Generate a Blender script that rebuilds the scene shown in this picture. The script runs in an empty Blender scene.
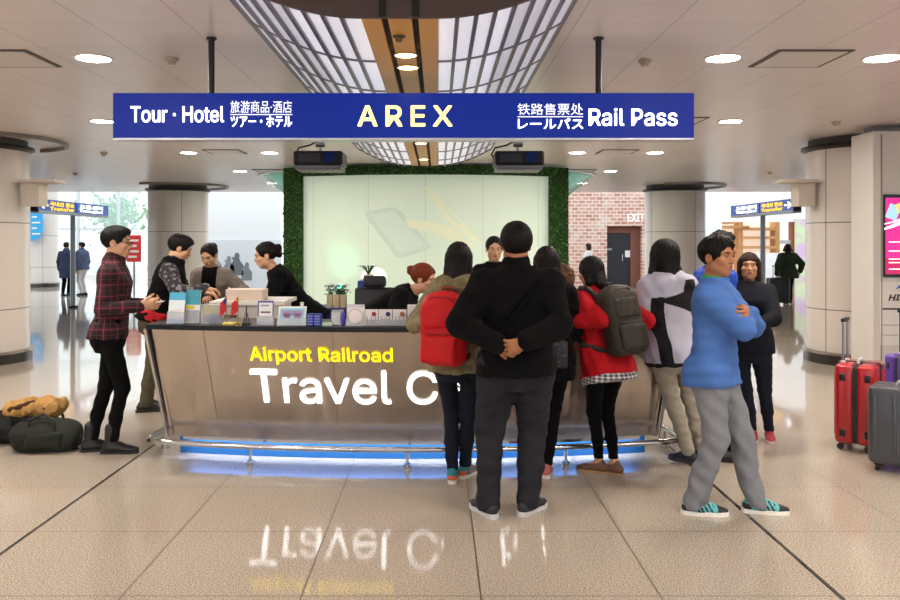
import bpy, bmesh, math, random
import numpy as np
from mathutils import Vector, Matrix, Euler

S = bpy.context.scene
C = S.collection
R = math.radians

# ------------------------------------------------------------------ camera
F, CX, CY, H = 803.0, 438.0, 243.0, 1.6
cam_d = bpy.data.cameras.new('camera')
cam_d.sensor_width = 36.0
cam_d.lens = 36.0 * F / 900.0
cam_d.shift_x = (450 - CX) / 900.0
cam_d.shift_y = -(300 - CY) / 900.0
cam_d.clip_start = 0.05
cam_d.clip_end = 300
cam = bpy.data.objects.new('camera', cam_d)
C.objects.link(cam)
cam.location = (0, 0, H)
cam.rotation_euler = (R(90), 0, 0)
S.camera = cam

# ------------------------------------------------------------------ world, exposure
w = bpy.data.worlds.new('daylight')
S.world = w
w.use_nodes = True
bg = w.node_tree.nodes['Background']
bg.inputs[0].default_value = (0.86, 0.94, 1.0, 1)
bg.inputs[1].default_value = 1.3
S.view_settings.view_transform = 'Standard'
S.view_settings.look = 'None'
S.view_settings.gamma = 1
S.view_settings.use_curve_mapping = False
S.view_settings.exposure = 0.68
S.cycles.use_denoising = True
S.cycles.max_bounces = 8
S.cycles.sample_clamp_indirect = 6.0
S.cycles.caustics_reflective = False
S.cycles.caustics_refractive = False

DOWNLIGHT = 160.0      # radiance of a ceiling lamp
CANOPY = 0.36         # radiance of the lit diffuser panels


def at(px, py, Y):
    """point seen at photo pixel (px,py) at distance Y"""
    return Vector(((px - CX) / F * Y, Y, H - (py - CY) / F * Y))


# ------------------------------------------------------------------ materials
def lin(c):
    if isinstance(c, str):
        c = c.lstrip('#')
        c = [int(c[i:i + 2], 16) / 255 for i in (0, 2, 4)]
        c = [x / 12.92 if x <= 0.04045 else ((x + 0.055) / 1.055) ** 2.4 for x in c]
    return (c[0], c[1], c[2], 1.0)


_mats = {}


def mat(name, col, rough=0.6, metal=0.0, emit=None, es=0.0, spec=0.5, noise=0.0, nscale=40, bump=0.0, bscale=200,
        coat=0.0, sheen=0.0, alpha=1.0, trans=0.0, stretch=None):
    if name in _mats:
        return _mats[name]
    m = bpy.data.materials.new(name)
    m.use_nodes = True
    nt = m.node_tree
    p = nt.nodes['Principled BSDF']
    p.inputs['Base Color'].default_value = lin(col)
    p.inputs['Roughness'].default_value = rough
    p.inputs['Metallic'].default_value = metal
    p.inputs['Specular IOR Level'].default_value = spec
    p.inputs['Coat Weight'].default_value = coat
    p.inputs['Sheen Weight'].default_value = sheen
    p.inputs['Alpha'].default_value = alpha
    p.inputs['Transmission Weight'].default_value = trans
    if emit is not None:
        p.inputs['Emission Color'].default_value = lin(emit)
        p.inputs['Emission Strength'].default_value = es
    if noise or bump:
        tc = nt.nodes.new('ShaderNodeTexCoord')
        src = tc.outputs['Object']
        if stretch:
            mp = nt.nodes.new('ShaderNodeMapping')
            mp.inputs['Scale'].default_value = stretch
            nt.links.new(src, mp.inputs['Vector'])
            src = mp.outputs['Vector']
    if noise:
        n = nt.nodes.new('ShaderNodeTexNoise')
        n.inputs['Scale'].default_value = nscale
        n.inputs['Detail'].default_value = 4
        nt.links.new(src, n.inputs['Vector'])
        mx = nt.nodes.new('ShaderNodeMix')
        mx.data_type = 'RGBA'
        c = lin(col)
        mx.inputs['A'].default_value = tuple(max(0, x * (1 - noise)) for x in c[:3]) + (1,)
        mx.inputs['B'].default_value = tuple(min(1, x * (1 + noise)) for x in c[:3]) + (1,)
        nt.links.new(n.outputs['Fac'], mx.inputs['Factor'])
        nt.links.new(mx.outputs['Result'], p.inputs['Base Color'])
    if bump:
        n2 = nt.nodes.new('ShaderNodeTexNoise')
        n2.inputs['Scale'].default_value = bscale
        n2.inputs['Detail'].default_value = 3
        nt.links.new(src, n2.inputs['Vector'])
        b = nt.nodes.new('ShaderNodeBump')
        b.inputs['Strength'].default_value = bump
        b.inputs['Distance'].default_value = 0.01
        nt.links.new(n2.outputs['Fac'], b.inputs['Height'])
        nt.links.new(b.outputs['Normal'], p.inputs['Normal'])
    _mats[name] = m
    return m


class NB:
    """small helper for building node materials"""
    def __init__(self, name, **kw):
        self.m = mat(name, (0.5, 0.5, 0.5), **kw)
        self.nt = self.m.node_tree
        self.p = self.nt.nodes['Principled BSDF']

    def n(self, t, **kw):
        x = self.nt.nodes.new('ShaderNode' + t)
        for k, v in kw.items():
            setattr(x, k, v)
        return x

    def l(self, a, b):
        self.nt.links.new(a, b)

    def math(self, op, a, b=None, c=None):
        x = self.n('Math', operation=op)
        for i, v in enumerate((a, b, c)):
            if v is None:
                continue
            if isinstance(v, (int, float)):
                x.inputs[i].default_value = v
            else:
                self.l(v, x.inputs[i])
        return x.outputs[0]

    def mix(self, fac, a, b):
        x = self.n('Mix', data_type='RGBA')
        for k, v in (('Factor', fac), ('A', a), ('B', b)):
            if isinstance(v, (int, float)):
                x.inputs[k].default_value = v
            elif isinstance(v, (tuple, str, list)):
                x.inputs[k].default_value = lin(v)
            else:
                self.l(v, x.inputs[k])
        return x.outputs['Result']

    def xyz(self, which='Object'):
        tc = self.n('TexCoord')
        s = self.n('SeparateXYZ')
        self.l(tc.outputs[which], s.inputs[0])
        self.coord = tc.outputs[which]
        return s.outputs

    def noise(self, scale, detail=3, vec=None, rough=0.5):
        x = self.n('TexNoise')
        x.inputs['Scale'].default_value = scale
        x.inputs['Detail'].default_value = detail
        x.inputs['Roughness'].default_value = rough
        if vec is not None:
            self.l(vec, x.inputs['Vector'])
        return x.outputs['Fac']

    def line(self, v, period, offset, width):
        """1 on a joint line of a regular grid, else 0"""
        a = self.math('SUBTRACT', v, offset - period / 2)
        a = self.math('DIVIDE', a, period)
        a = self.math('FRACT', a)
        a = self.math('SUBTRACT', a, 0.5)
        a = self.math('ABSOLUTE', a)
        return self.math('LESS_THAN', a, width / period / 2)


# ------------------------------------------------------------------ mesh builder
class MB:
    def __init__(self):
        self.bm = bmesh.new()

    def _xf(self, verts, M):
        bmesh.ops.transform(self.bm, matrix=M, verts=verts)

    def box(self, c, s, rot=None, bevel=0.0, seg=2):
        r = bmesh.ops.create_cube(self.bm, size=1.0)
        vs = r['verts']
        M = Matrix.Translation(Vector(c)) @ ((rot if isinstance(rot, Matrix) else Euler(rot).to_matrix()).to_4x4() if rot is not None else Matrix()) @ Matrix.Diagonal((*s, 1))
        self._xf(vs, M)
        if bevel:
            es = list({e for v in vs for e in v.link_edges})
            bmesh.ops.bevel(self.bm, geom=es, offset=bevel, segments=seg, profile=0.5, affect='EDGES')
        return self

    def b2(self, lo, hi, bevel=0.0, seg=2):
        lo, hi = Vector(lo), Vector(hi)
        return self.box((lo + hi) / 2, hi - lo, None, bevel, seg)

    def cyl(self, p0, p1, r0, r1=None, seg=20, cap=True):
        p0, p1 = Vector(p0), Vector(p1)
        r1 = r0 if r1 is None else r1
        d = p1 - p0
        r = bmesh.ops.create_cone(self.bm, cap_ends=cap, segments=seg, radius1=r0, radius2=r1, depth=d.length)
        M = Matrix.Translation((p0 + p1) / 2) @ d.to_track_quat('Z', 'Y').to_matrix().to_4x4()
        self._xf(r['verts'], M)
        return self

    def ball(self, c, r, seg=16, rot=None):
        q = bmesh.ops.create_uvsphere(self.bm, u_segments=seg, v_segments=max(6, seg // 2), radius=1.0)
        r = (r, r, r) if isinstance(r, (int, float)) else r
        M = Matrix.Translation(Vector(c)) @ (Euler(rot).to_matrix().to_4x4() if rot is not None else Matrix()) @ Matrix.Diagonal((*r, 1))
        self._xf(q['verts'], M)
        return self

    def tube(self, pts, r, seg=10, closed=False):
        pts = [Vector(p) for p in pts]
        n = len(pts)
        rings = []
        up = None
        for i, p in enumerate(pts):
            a = pts[(i - 1) % n] if (i > 0 or closed) else p
            b = pts[(i + 1) % n] if (i < n - 1 or closed) else p
            t = (b - a).normalized()
            if up is None:
                up = t.orthogonal().normalized()
            up = (up - t * up.dot(t)).normalized()
            s = t.cross(up)
            rr = r[i] if isinstance(r, (list, tuple)) else r
            rings.append([self.bm.verts.new(p + up * math.cos(2 * math.pi * k / seg) * rr + s * math.sin(2 * math.pi * k / seg) * rr) for k in range(seg)])
        m = n if closed else n - 1
        for i in range(m):
            A, B = rings[i], rings[(i + 1) % n]
            for k in range(seg):
                self.bm.faces.new((A[k], A[(k + 1) % seg], B[(k + 1) % seg], B[k]))
        if not closed:
            self.bm.faces.new(list(reversed(rings[0])))
            self.bm.faces.new(rings[-1])
        return self

    def lathe(self, prof, c=(0, 0, 0), seg=48, a0=0, a1=360):
        c = Vector(c)
        full = abs(a1 - a0) >= 360
        k = seg if full else seg + 1
        rings = []
        for r, z in prof:
            rings.append([self.bm.verts.new(c + Vector((r * math.cos(R(a0 + (a1 - a0) * i / seg)), r * math.sin(R(a0 + (a1 - a0) * i / seg)), z))) for i in range(k)])
        for A, B in zip(rings[:-1], rings[1:]):
            for i in range(seg):
                j = (i + 1) % k
                try:
                    self.bm.faces.new((A[i], A[j], B[j], B[i]))
                except ValueError:
                    pass
        return self

    def grid(self, fn, us, vs, thick=None):
        """surface fn(u,v)->Vector"""
        g = [[self.bm.verts.new(fn(u, v)) for v in vs] for u in us]
        for i in range(len(us) - 1):
            for j in range(len(vs) - 1):
                self.bm.faces.new((g[i][j], g[i + 1][j], g[i + 1][j + 1], g[i][j + 1]))
        return self

    def slab(self, fn, us, vs, off):
        """closed slab between fn(u,v) and fn(u,v)+off(u,v)"""
        f2 = (lambda u, v: fn(u, v) + (off(u, v) if callable(off) else Vector(off)))
        A = [[self.bm.verts.new(fn(u, v)) for v in vs] for u in us]
        B = [[self.bm.verts.new(f2(u, v)) for v in vs] for u in us]
        nu, nv = len(us), len(vs)
        q = self.bm.faces.new
        for i in range(nu - 1):
            for j in range(nv - 1):
                q((A[i][j], A[i + 1][j], A[i + 1][j + 1], A[i][j + 1]))
                q((B[i][j], B[i][j + 1], B[i + 1][j + 1], B[i + 1][j]))
        for i in range(nu - 1):
            q((A[i][0], B[i][0], B[i + 1][0], A[i + 1][0]))
            q((A[i][-1], A[i + 1][-1], B[i + 1][-1], B[i][-1]))
        for j in range(nv - 1):
            q((A[0][j], A[0][j + 1], B[0][j + 1], B[0][j]))
            q((A[-1][j], B[-1][j], B[-1][j + 1], A[-1][j + 1]))
        return self

    def prism(self, poly, z0, z1, M=None):
        """polygon in xy extruded between z0 and z1, then transformed"""
        M = M or Matrix()
        a = [self.bm.verts.new(M @ Vector((x, y, z0))) for x, y in poly]
        b = [self.bm.verts.new(M @ Vector((x, y, z1))) for x, y in poly]
        n = len(poly)
        self.bm.faces.new(list(reversed(a)))
        self.bm.faces.new(b)
        for i in range(n):
            self.bm.faces.new((a[i], a[(i + 1) % n], b[(i + 1) % n], b[i]))
        return self

    def build(self, name, m, parent=None, smooth=None, world=True):
        """link as one mesh object; world coordinates are brought into the parent's frame"""
        bmesh.ops.recalc_face_normals(self.bm, faces=self.bm.faces[:])
        me = bpy.data.meshes.new(name)
        self.bm.to_mesh(me)
        self.bm.free()
        me.materials.append(m)
        return link(name, me, parent, smooth, world)


def top_matrix(o):
    M = Matrix.Translation(o.location) @ o.rotation_euler.to_matrix().to_4x4()
    while o.parent:
        o = o.parent
        M = Matrix.Translation(o.location) @ o.rotation_euler.to_matrix().to_4x4() @ M
    return M


def link(name, me, parent=None, smooth=None, world=True):
    o = bpy.data.objects.new(name, me)
    C.objects.link(o)
    if parent is not None:
        if world:
            me.transform(top_matrix(parent).inverted())
        o.parent = parent
    if smooth:
        a = R(smooth if smooth is not True else 40)
        me.polygons.foreach_set('use_smooth', [True] * len(me.polygons))
        me.set_sharp_from_angle(angle=a)
    return o


def tag(o, label, cat, group=None, kind=None):
    o['label'] = label
    o['category'] = cat
    if group:
        o['group'] = group
    if kind:
        o['kind'] = kind
    return o


def thing(name, label, cat, loc=(0, 0, 0), rotz=0.0, group=None):
    o = bpy.data.objects.new(name, None)
    C.objects.link(o)
    o.location = loc
    o.rotation_euler = (0, 0, rotz)
    o.empty_display_size = 0.1
    return tag(o, label, cat, group)


def structure(o):
    o['kind'] = 'structure'
    return o


def dup(root, loc, rotz, label, group=None):
    r = root.copy()
    C.objects.link(r)
    r.location = loc
    r.rotation_euler = (0, 0, rotz)
    r['label'] = label
    if group:
        r['group'] = group
    for ch in list(root.children):
        c = ch.copy()
        C.objects.link(c)
        c.parent = r
        for g in list(ch.children):
            d = g.copy()
            C.objects.link(d)
            d.parent = c
    return r


_font = None
try:
    import os
    _font = bpy.data.fonts.load(os.path.join(bpy.utils.system_resource('DATAFILES'), 'fonts', 'Inter.woff2'))
except Exception:
    _font = None


def text_mesh(name, body, m, parent, rect, place, extrude=0.004, bold=0.0, spacing=1.0, bevel=0):
    """lettering fitted to rect=(u0,u1,v0,v1); place(u,v,w)->world point, w = depth towards the reader.
    v0..v1 spans the glyphs' own bounding box."""
    cu = bpy.data.curves.new(name, 'FONT')
    cu.body = body
    if _font is not None and all(ord(q) < 0x250 for q in body):
        cu.font = _font
    cu.space_character = spacing
    cu.extrude = 0.5
    o = bpy.data.objects.new(name, cu)
    C.objects.link(o)
    dg = bpy.context.evaluated_depsgraph_get()
    me = bpy.data.meshes.new_from_object(o.evaluated_get(dg))
    bpy.data.objects.remove(o)
    bpy.data.curves.remove(cu)
    n = len(me.vertices)
    co = np.empty(n * 3)
    me.vertices.foreach_get('co', co)
    co = co.reshape(-1, 3)
    lo, hi = co.min(0), co.max(0)
    u0, u1, v0, v1 = rect
    U = u0 + (co[:, 0] - lo[0]) / (hi[0] - lo[0]) * (u1 - u0)
    V = v0 + (co[:, 1] - lo[1]) / (hi[1] - lo[1]) * (v1 - v0)
    W = (co[:, 2] - lo[2]) / (hi[2] - lo[2]) * extrude
    out = np.array([place(u, v, w_) for u, v, w_ in zip(U, V, W)], dtype=np.float32)
    me.vertices.foreach_set('co', out.ravel())
    me.update()
    me.materials.clear()
    me.materials.append(m)
    if bold:      # heavier strokes: the same outlines laid again a hair's breadth apart
        bm = bmesh.new()
        r_ = bold * (v1 - v0)
        for du, dv in ((0, 0), (r_, r_), (r_, -r_), (-r_, r_), (-r_, -r_), (r_, 0), (-r_, 0)):
            me.vertices.foreach_set('co', np.array([place(u + du, v + dv, w_) for u, v, w_ in zip(U, V, W)], dtype=np.float32).ravel())
            bm.from_mesh(me)
        bm.to_mesh(me)
        bm.free()
        me.update()
    return link(name, me, parent)


def lerp(a, b, t):
    return a + (b - a) * t


def frange(a, b, n):
    return [a + (b - a) * i / n for i in range(n + 1)]
# ================================================================== the setting
rng = random.Random(4)
# ---- floor
n = NB('granite_tiles', rough=0.1)
x, y, z = n.xyz()
sp = n.noise(125, 1, n.coord, 0.7)
sp2 = n.noise(300, 1, n.coord, 0.7)
big = n.noise(0.55, 2, n.coord)
r1 = n.n('ValToRGB')
r1.color_ramp.elements[0].position = 0.40
r1.color_ramp.elements[0].color = lin('#6f655e')
r1.color_ramp.elements[1].position = 0.60
r1.color_ramp.elements[1].color = lin('#dfd3c2')
n.l(n.math('ADD', n.math('MULTIPLY', sp, 0.55), n.math('MULTIPLY', sp2, 0.45)), r1.inputs[0])
c = n.mix(n.math('MULTIPLY', big, 0.35), r1.outputs[0], '#bdafa0')
j = n.math('MAXIMUM', n.line(x, 0.8136, 0.194, 0.008), n.line(y, 0.8136, 3.64, 0.008))
d = n.math('MAXIMUM', n.math('LESS_THAN', n.math('ABSOLUTE', n.math('SUBTRACT', x, -2.25)), 0.011),
           n.math('LESS_THAN', n.math('ABSOLUTE', n.math('SUBTRACT', x, 1.82)), 0.011))
c = n.mix(n.math('MULTIPLY', j, 0.9), c, '#4a3d33')
c = n.mix(d, c, '#2b2724')
n.l(c, n.p.inputs['Base Color'])
n.p.inputs['Specular IOR Level'].default_value = 0.55
rr = n.math('ADD', n.math('MULTIPLY', j, 0.35), n.math('ADD', 0.035, n.math('MULTIPLY', sp, 0.035)))
n.l(rr, n.p.inputs['Roughness'])
fl = MB().b2((-26, -7, -0.15), (26, 44, 0)).build('floor', n.m)
structure(fl)

# ---- ceiling over the hall (stops at the atrium), metal panels
n = NB('ceiling_panels', rough=0.28)
x, y, z = n.xyz()
j = n.math('MAXIMUM', n.line(x, 0.62, -2.22, 0.009), n.line(y, 0.63, 5.13, 0.007))
tone = n.noise(0.8, 2, n.coord)
c = n.mix(tone, '#dcd3d5', '#e8dfe1')
c = n.mix(n.math('MULTIPLY', j, 0.55), c, '#8d8380')
n.l(c, n.p.inputs['Base Color'])
n.p.inputs['Roughness'].default_value = 0.3
CEIL = 3.0
YE = 22.0
ce = MB().b2((-15.5, -7, CEIL), (15.5, YE, CEIL + 0.6)).build('ceiling', n.m)
structure(ce)
wallm = mat('warm_wall', '#cfc8c2', 0.6)
structure(MB().b2((-15.7, -7, 0), (-15.5, YE - 6, CEIL)).build('wall_left', wallm))
structure(MB().b2((15.5, -7, 0), (15.7, YE - 6, CEIL)).build('wall_right', wallm))
# unseen glazed front, added behind the viewer to let in frontal light
structure(MB().b2((-15.7, -7.2, 0), (15.7, -7, 0.25)).build('wall_back', wallm))
wb = thing('window_2', 'added glazed front behind the viewer, letting in frontal light', 'window', (0, -7.1, 0))
fm_ = mat('front_mullion', '#b9bcbe', .35, .4)
for i in range(13):
    MB().b2((-15.6 + 2.6 * i - .05, -7.15, .25), (-15.6 + 2.6 * i + .05, -7.0, CEIL)).build('mullion', fm_, wb)
MB().b2((-15.6, -7.09, .25), (15.6, -7.07, CEIL)).build('pane', mat('front_glass', '#e6f2f2', .05, alpha=.12), wb)
structure(wb)

white = mat('white_paint', '#eceae8', 0.5)
dark = mat('dark_metal', '#2d2a29', 0.35, 0.6)
black = mat('black_plastic', '#121214', 0.4)
black_gloss = mat('black_gloss', '#0d0e14', 0.18)
chrome = mat('chrome', '#d6d6d8', 0.12, 1.0)
steel_pole = mat('grey_pole', '#8e9398', 0.35, 0.7)
lampm = mat('lamp_glow', '#ffffff', 0.5, emit='#fff4e6', es=DOWNLIGHT)
lamp_far = mat('lamp_glow_warm', '#ffffff', 0.5, emit='#ffd9a0', es=14)

# ---- recessed ceiling lamps
dl = None
k = 0
cols = (-6.4, -3.85, -2.6, 2.15, 3.35, 5.9)
names_x = {-6.4: 'far left', -3.85: 'second left', -2.6: 'inner left', 2.15: 'inner right', 3.35: 'second right', 5.9: 'far right'}
rows = ((-3.2, 'behind the viewer'), (-0.1, 'above the viewer'), (2.95, 'just ahead of the viewer'), (6.06, 'level with the travel counter'), (9.2, 'just beyond the hanging sign'),
        (12.4, 'between counter and green wall'), (15.6, 'beside the green wall'), (18.7, 'at the far pillars'))
for yy, rn in rows:
    for xx in cols:
        if abs(xx) > 5 and abs(yy - 9.2) < 0.1:
            continue
        if abs(xx) > 5 and yy > 15:
            continue
        if abs(xx + 6.4) < .1 and 9 < yy < 13:
            continue
        lab = 'round recessed ceiling lamp, %s column, in the row %s' % (names_x[xx], rn)
        if dl is None:
            dl = thing('ceiling_lamp', lab, 'ceiling lamp', (xx, yy, CEIL), 0, 'recessed round ceiling lamps')
            MB().lathe([(0.118, -0.006), (0.122, -0.012), (0.142, -0.010), (0.146, 0.0)], seg=32).build('trim_ring', white, dl, True, world=False)
            MB().cyl((0, 0, -0.005), (0, 0, 0.0), 0.119, seg=32).build('diffuser', lampm, dl, world=False)
        else:
            dup(dl, (xx, yy, CEIL), 0, lab)

# ---- square access hatches
hm = mat('hatch_frame', '#4a4440', 0.5)
hp = mat('hatch_panel', '#d8d2cf', 0.4)
hat = None
for xx, yy, lab in ((2.74, 6.09, 'square ceiling hatch with dark edge right of the blue hanging sign'),
                    (-3.26, 6.09, 'square ceiling hatch with dark edge at upper left corner of photo'),
                    (2.74, 9.2, 'square ceiling hatch half hidden by the right end of the hanging sign'),
                    (2.74, 12.3, 'small square ceiling hatch seen below the right end of the hanging sign'),
                    (-3.26, 12.3, 'small square ceiling hatch seen below the left part of the hanging sign'),
                    (2.74, 15.5, 'distant ceiling hatch right of the green wall'),
                    (-3.26, 15.5, 'distant ceiling hatch left of the green wall')):
    if hat is None:
        hat = thing('ceiling_hatch', lab, 'ceiling hatch', (xx, yy, CEIL), 0, 'square ceiling hatches')
        b = MB()
        for sx in (-1, 1):
            b.box((sx * 0.265, 0, -0.004), (0.03, 0.56, 0.008))
            b.box((0, sx * 0.265, -0.004), (0.5, 0.03, 0.008))
        b.build('hatch_frame', hm, hat, world=False)
        MB().box((0, 0, -0.006), (0.49, 0.49, 0.012)).build('hatch_panel', hp, hat, world=False)
    else:
        dup(hat, (xx, yy, CEIL), 0, lab)

# ---- smoke detectors
sd = None
for px, py, lab in ((172, 58, 'small round smoke detector left of the sign post'), (645, 60, 'small round smoke detector right of the right sign post'),
                    (75, 173, 'beige smoke detector above the left direction sign'), (770, 172, 'beige smoke detector above the right direction sign'),
                    (104, 153, 'tiny sprinkler under left end of hanging sign'), (836, 122, 'tiny sprinkler near the right pillar')):
    Y = (CEIL - H) * F / (CY - py)
    p = at(px, py, Y)
    if sd is None:
        sd = thing('smoke_detector', lab, 'smoke detector', p, 0, 'ceiling detectors')
        MB().lathe([(0.05, 0), (0.05, -0.018), (0.034, -0.026), (0.03, -0.045), (0.0, -0.048)], seg=20).build('detector_body', mat('detector', '#b9a993', 0.5), sd, True, world=False)
    else:
        dup(sd, p, 0, lab)

# ---- round pillars
pm = NB('pillar_cladding', rough=0.3)
x, y, z = pm.xyz()
ang = pm.math('ARCTAN2', y, x)
j = pm.math('MAXIMUM', pm.line(z, 1.15, 0.72, 0.012), pm.line(ang, math.pi / 2, 0.42, 0.018))
c = pm.mix(j, '#d3cbc5', '#5c5450')
pm.l(c, pm.p.inputs['Base Color'])
pm.p.inputs['Roughness'].default_value = 0.3


def pillar(x, y, r, label, ring=True, hgt=CEIL):
    t = thing('round_pillar', label, 'pillar', (x, y, 0), 0, 'round pillars of the hall')
    MB().lathe([(r, 0.0), (r, hgt - 0.16)], seg=72).build('shaft', pm.m, t, True, world=False)
    MB().lathe([(r + 0.0, 0.0), (r + 0.03, 0.0), (r + 0.03, 0.13), (r, 0.13)], seg=72).build('base_band', mat('base_band', '#3a3431', 0.3, 0.4), t, True, world=False)
    MB().lathe([(r, 0.125), (r + 0.055, 0.13), (r + 0.055, 0.16), (r, 0.165)], seg=72).build('base_ring', mat('brushed_ring', '#a49a92', 0.25, 0.9), t, True, world=False)
    MB().lathe([(r - 0.02, hgt - 0.17), (r + 0.06, hgt - 0.13), (r + 0.06, hgt - 0.09), (r - 0.02, hgt - 0.08)], seg=72).build('top_ring', dark, t, True, world=False)
    MB().lathe([(r - 0.03, hgt - 0.1), (r - 0.03, hgt)], seg=72).build('top_neck', mat('neck', '#55504d', .6), t, True, world=False)
    if ring:
        MB().lathe([(r + 0.44, hgt), (r + 0.44, hgt - 0.05), (r + 0.49, hgt - 0.05), (r + 0.49, hgt)], seg=72, a0=-118, a1=70).build('ceiling_arc', mat('arc', '#8b8480', .4, .3), t, True, world=False)
    return t


pillar(-6.34, 10.9, 0.72, 'round clad pillar cut by the left edge of the photo, near duffel bags')
pillar(5.78, 10.9, 0.72, 'round clad pillar behind the pink advertising screen at right')
pillar(-6.34, 19.6, 0.71, 'distant round pillar behind the man in patterned sleeves')
pillar(5.78, 19.6, 0.71, 'distant round pillar right of the brick wall and exit door')

# small brass socket plate on the right pillar
skt = thing('socket_plate', 'small brass coloured socket plate low on the right pillar behind the red suitcase handle', 'socket', (5.45, 10.27, 1.6 - 94 / F * 10.27))
rzk = Matrix.Rotation(math.atan2(-.33, .633) * 1.0, 3, 'Z')
MB().box((0, 0, 0), (.075, .03, .13), rzk, .006).build('plate', mat('socket_brass', '#8a7440', .35, .6), skt, world=False)
for zz in (-.03, .03):
    MB().box(rzk @ Vector((0, -.016, zz)), (.03, .006, .03), rzk).build('socket_hole', mat('socket_dark', '#2a2418', .5), skt, world=False)

# beige boxes fixed high on the near pillars
bxm = mat('beige_box', '#c9beb2', 0.5)
for sx, px, lab in ((-1, 34, 'beige speaker box mounted on the left pillar'), (1, 804, 'beige speaker box mounted on the right pillar')):
    p = at(px, 192, 10.75)
    t = thing('wall_box', lab, 'box', (p.x, p.y, p.z), 0)
    MB().b2((p.x - 0.11, 10.66, p.z - 0.19), (p.x + 0.11, 10.9, p.z + 0.12)).build('housing', bxm, t)
    MB().b2((p.x - (0.14 if sx < 0 else 0.34), 10.6, p.z + 0.12), (p.x + (0.34 if sx < 0 else 0.14), 10.92, p.z + 0.16)).build('shelf_plate', bxm, t)

# ---- luminous canopy over the counter
Y0, Y1, XL, XR, ZB = 4.05, 11.8, -0.39, 0.0, 2.75
XLo, XRo = -1.17, 0.78


def bowl(t):        # 0 at strip, 1 at outer edge
    return ZB + (CEIL - ZB - 0.005) * t ** 1.9


cn = thing('light_canopy', 'long curved ceiling canopy of lit ribbed panels with golden middle strip', 'ceiling light', ((XL + XR) / 2, (Y0 + Y1) / 2, CEIL))
lit = NB('lit_diffuser', rough=0.4)
x, y, z = lit.xyz()
lit.p.inputs['Base Color'].default_value = lin('#d9d7dc')
fib = lit.n('TexNoise')
mp = lit.n('Mapping')
mp.inputs['Scale'].default_value = (60, 4, 4)
lit.l(lit.coord, mp.inputs[0])
lit.l(mp.outputs[0], fib.inputs['Vector'])
fib.inputs['Scale'].default_value = 2
lit.p.inputs['Emission Color'].default_value = lin('#eef0ff')
lit.l(lit.math('MULTIPLY', lit.math('ADD', 0.7, lit.math('MULTIPLY', fib.outputs[0], 0.6)), CANOPY), lit.p.inputs['Emission Strength'])
dim = mat('grey_perforated', '#a9a2a8', 0.45, 0.1, emit='#e6e4f2', es=0.28)
NP = 8
for sgn, xi, xo in ((-1, XL, XLo), (1, XR, XRo)):
    for i in range(NP):
        t0, t1 = i / NP, (i + 1) / NP
        f = lambda u, v, xi=xi, xo=xo: Vector((lerp(xi, xo, u), v, bowl(u)))
        ys = [Y0 + 1.0 * q for q in range(8)] + [Y1]
        MB().slab(f, [t0 + 0.008, (t0 + t1) / 2, t1 - 0.008], ys, (0, 0, 0.012)).build('diffuser_panel', lit.m if i < 4 else dim, cn)
    for i in range(1, NP + 1):
        t = i / NP
        xx, zz = lerp(xi, xo, t), bowl(t)
        MB().b2((xx - 0.011, Y0, zz - 0.022), (xx + 0.011, Y1, zz + 0.004)).build('rib', mat('rib_metal', '#7c7478', 0.4, 0.5), cn)
    for q in range(1, 8):
        f = lambda u, v, xi=xi, xo=xo: Vector((lerp(xi, xo, u), v, bowl(u) - 0.014))
        MB().slab(f, frange(0.0, 1.0, 12), [Y0 + q - 0.012, Y0 + q + 0.012], (0, 0, 0.01)).build('cross_rib', mat('rib_metal', '#7c7478'), cn)
gold = mat('lamplit_gold', '#d39a48', 0.4, 0.0)  # gold brightened: the lamps' warm glow is put into its colour
for a, b in ((XL, XL + 0.10), (XL + 0.135, XR - 0.135), (XR - 0.10, XR)):
    MB().b2((a, Y0, ZB - 0.012), (b, Y1, ZB + 0.02)).build('golden_strip', gold, cn)
MB().b2((XL + 0.09, Y0, ZB + 0.03), (XR - 0.09, Y1, ZB + 0.05)).build('slit_backing', mat('slit', '#17120e', 0.7), cn)
endm = mat('canopy_end', '#4b3b38', 0.5)
for yy in (Y0 - 0.03, Y1):
    poly = [(XLo, CEIL)] + [(lerp(XLo, XL, q / 12), bowl(1 - q / 12) - 0.02) for q in range(13)] + [(lerp(XR, XRo, q / 12), bowl(q / 12) - 0.02) for q in range(13)] + [(XRo, CEIL)]
    poly = poly[1:-1]
    b = MB()
    top = [b.bm.verts.new((px_, yy, CEIL)) for px_, _ in poly]
    bot = [b.bm.verts.new((px_, yy, pz_)) for px_, pz_ in poly]
    top2 = [b.bm.verts.new((px_, yy + 0.03, CEIL)) for px_, _ in poly]
    bot2 = [b.bm.verts.new((px_, yy + 0.03, pz_)) for px_, pz_ in poly]
    for i in range(len(poly) - 1):
        b.bm.faces.new((top[i], top[i + 1], bot[i + 1], bot[i]))
        b.bm.faces.new((top2[i], bot2[i], bot2[i + 1], top2[i + 1]))
        b.bm.faces.new((bot[i], bot[i + 1], bot2[i + 1], bot2[i]))
    b.build('end_panel', endm, cn)
for xx in (XL + 0.112, XR - 0.112):
    MB().b2((xx - 0.018, Y0 - 0.045, ZB - 0.02), (xx + 0.018, Y0 - 0.03, CEIL)).build('end_slit', mat('slit', '#17120e'), cn)
k = 0
cl = None
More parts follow.
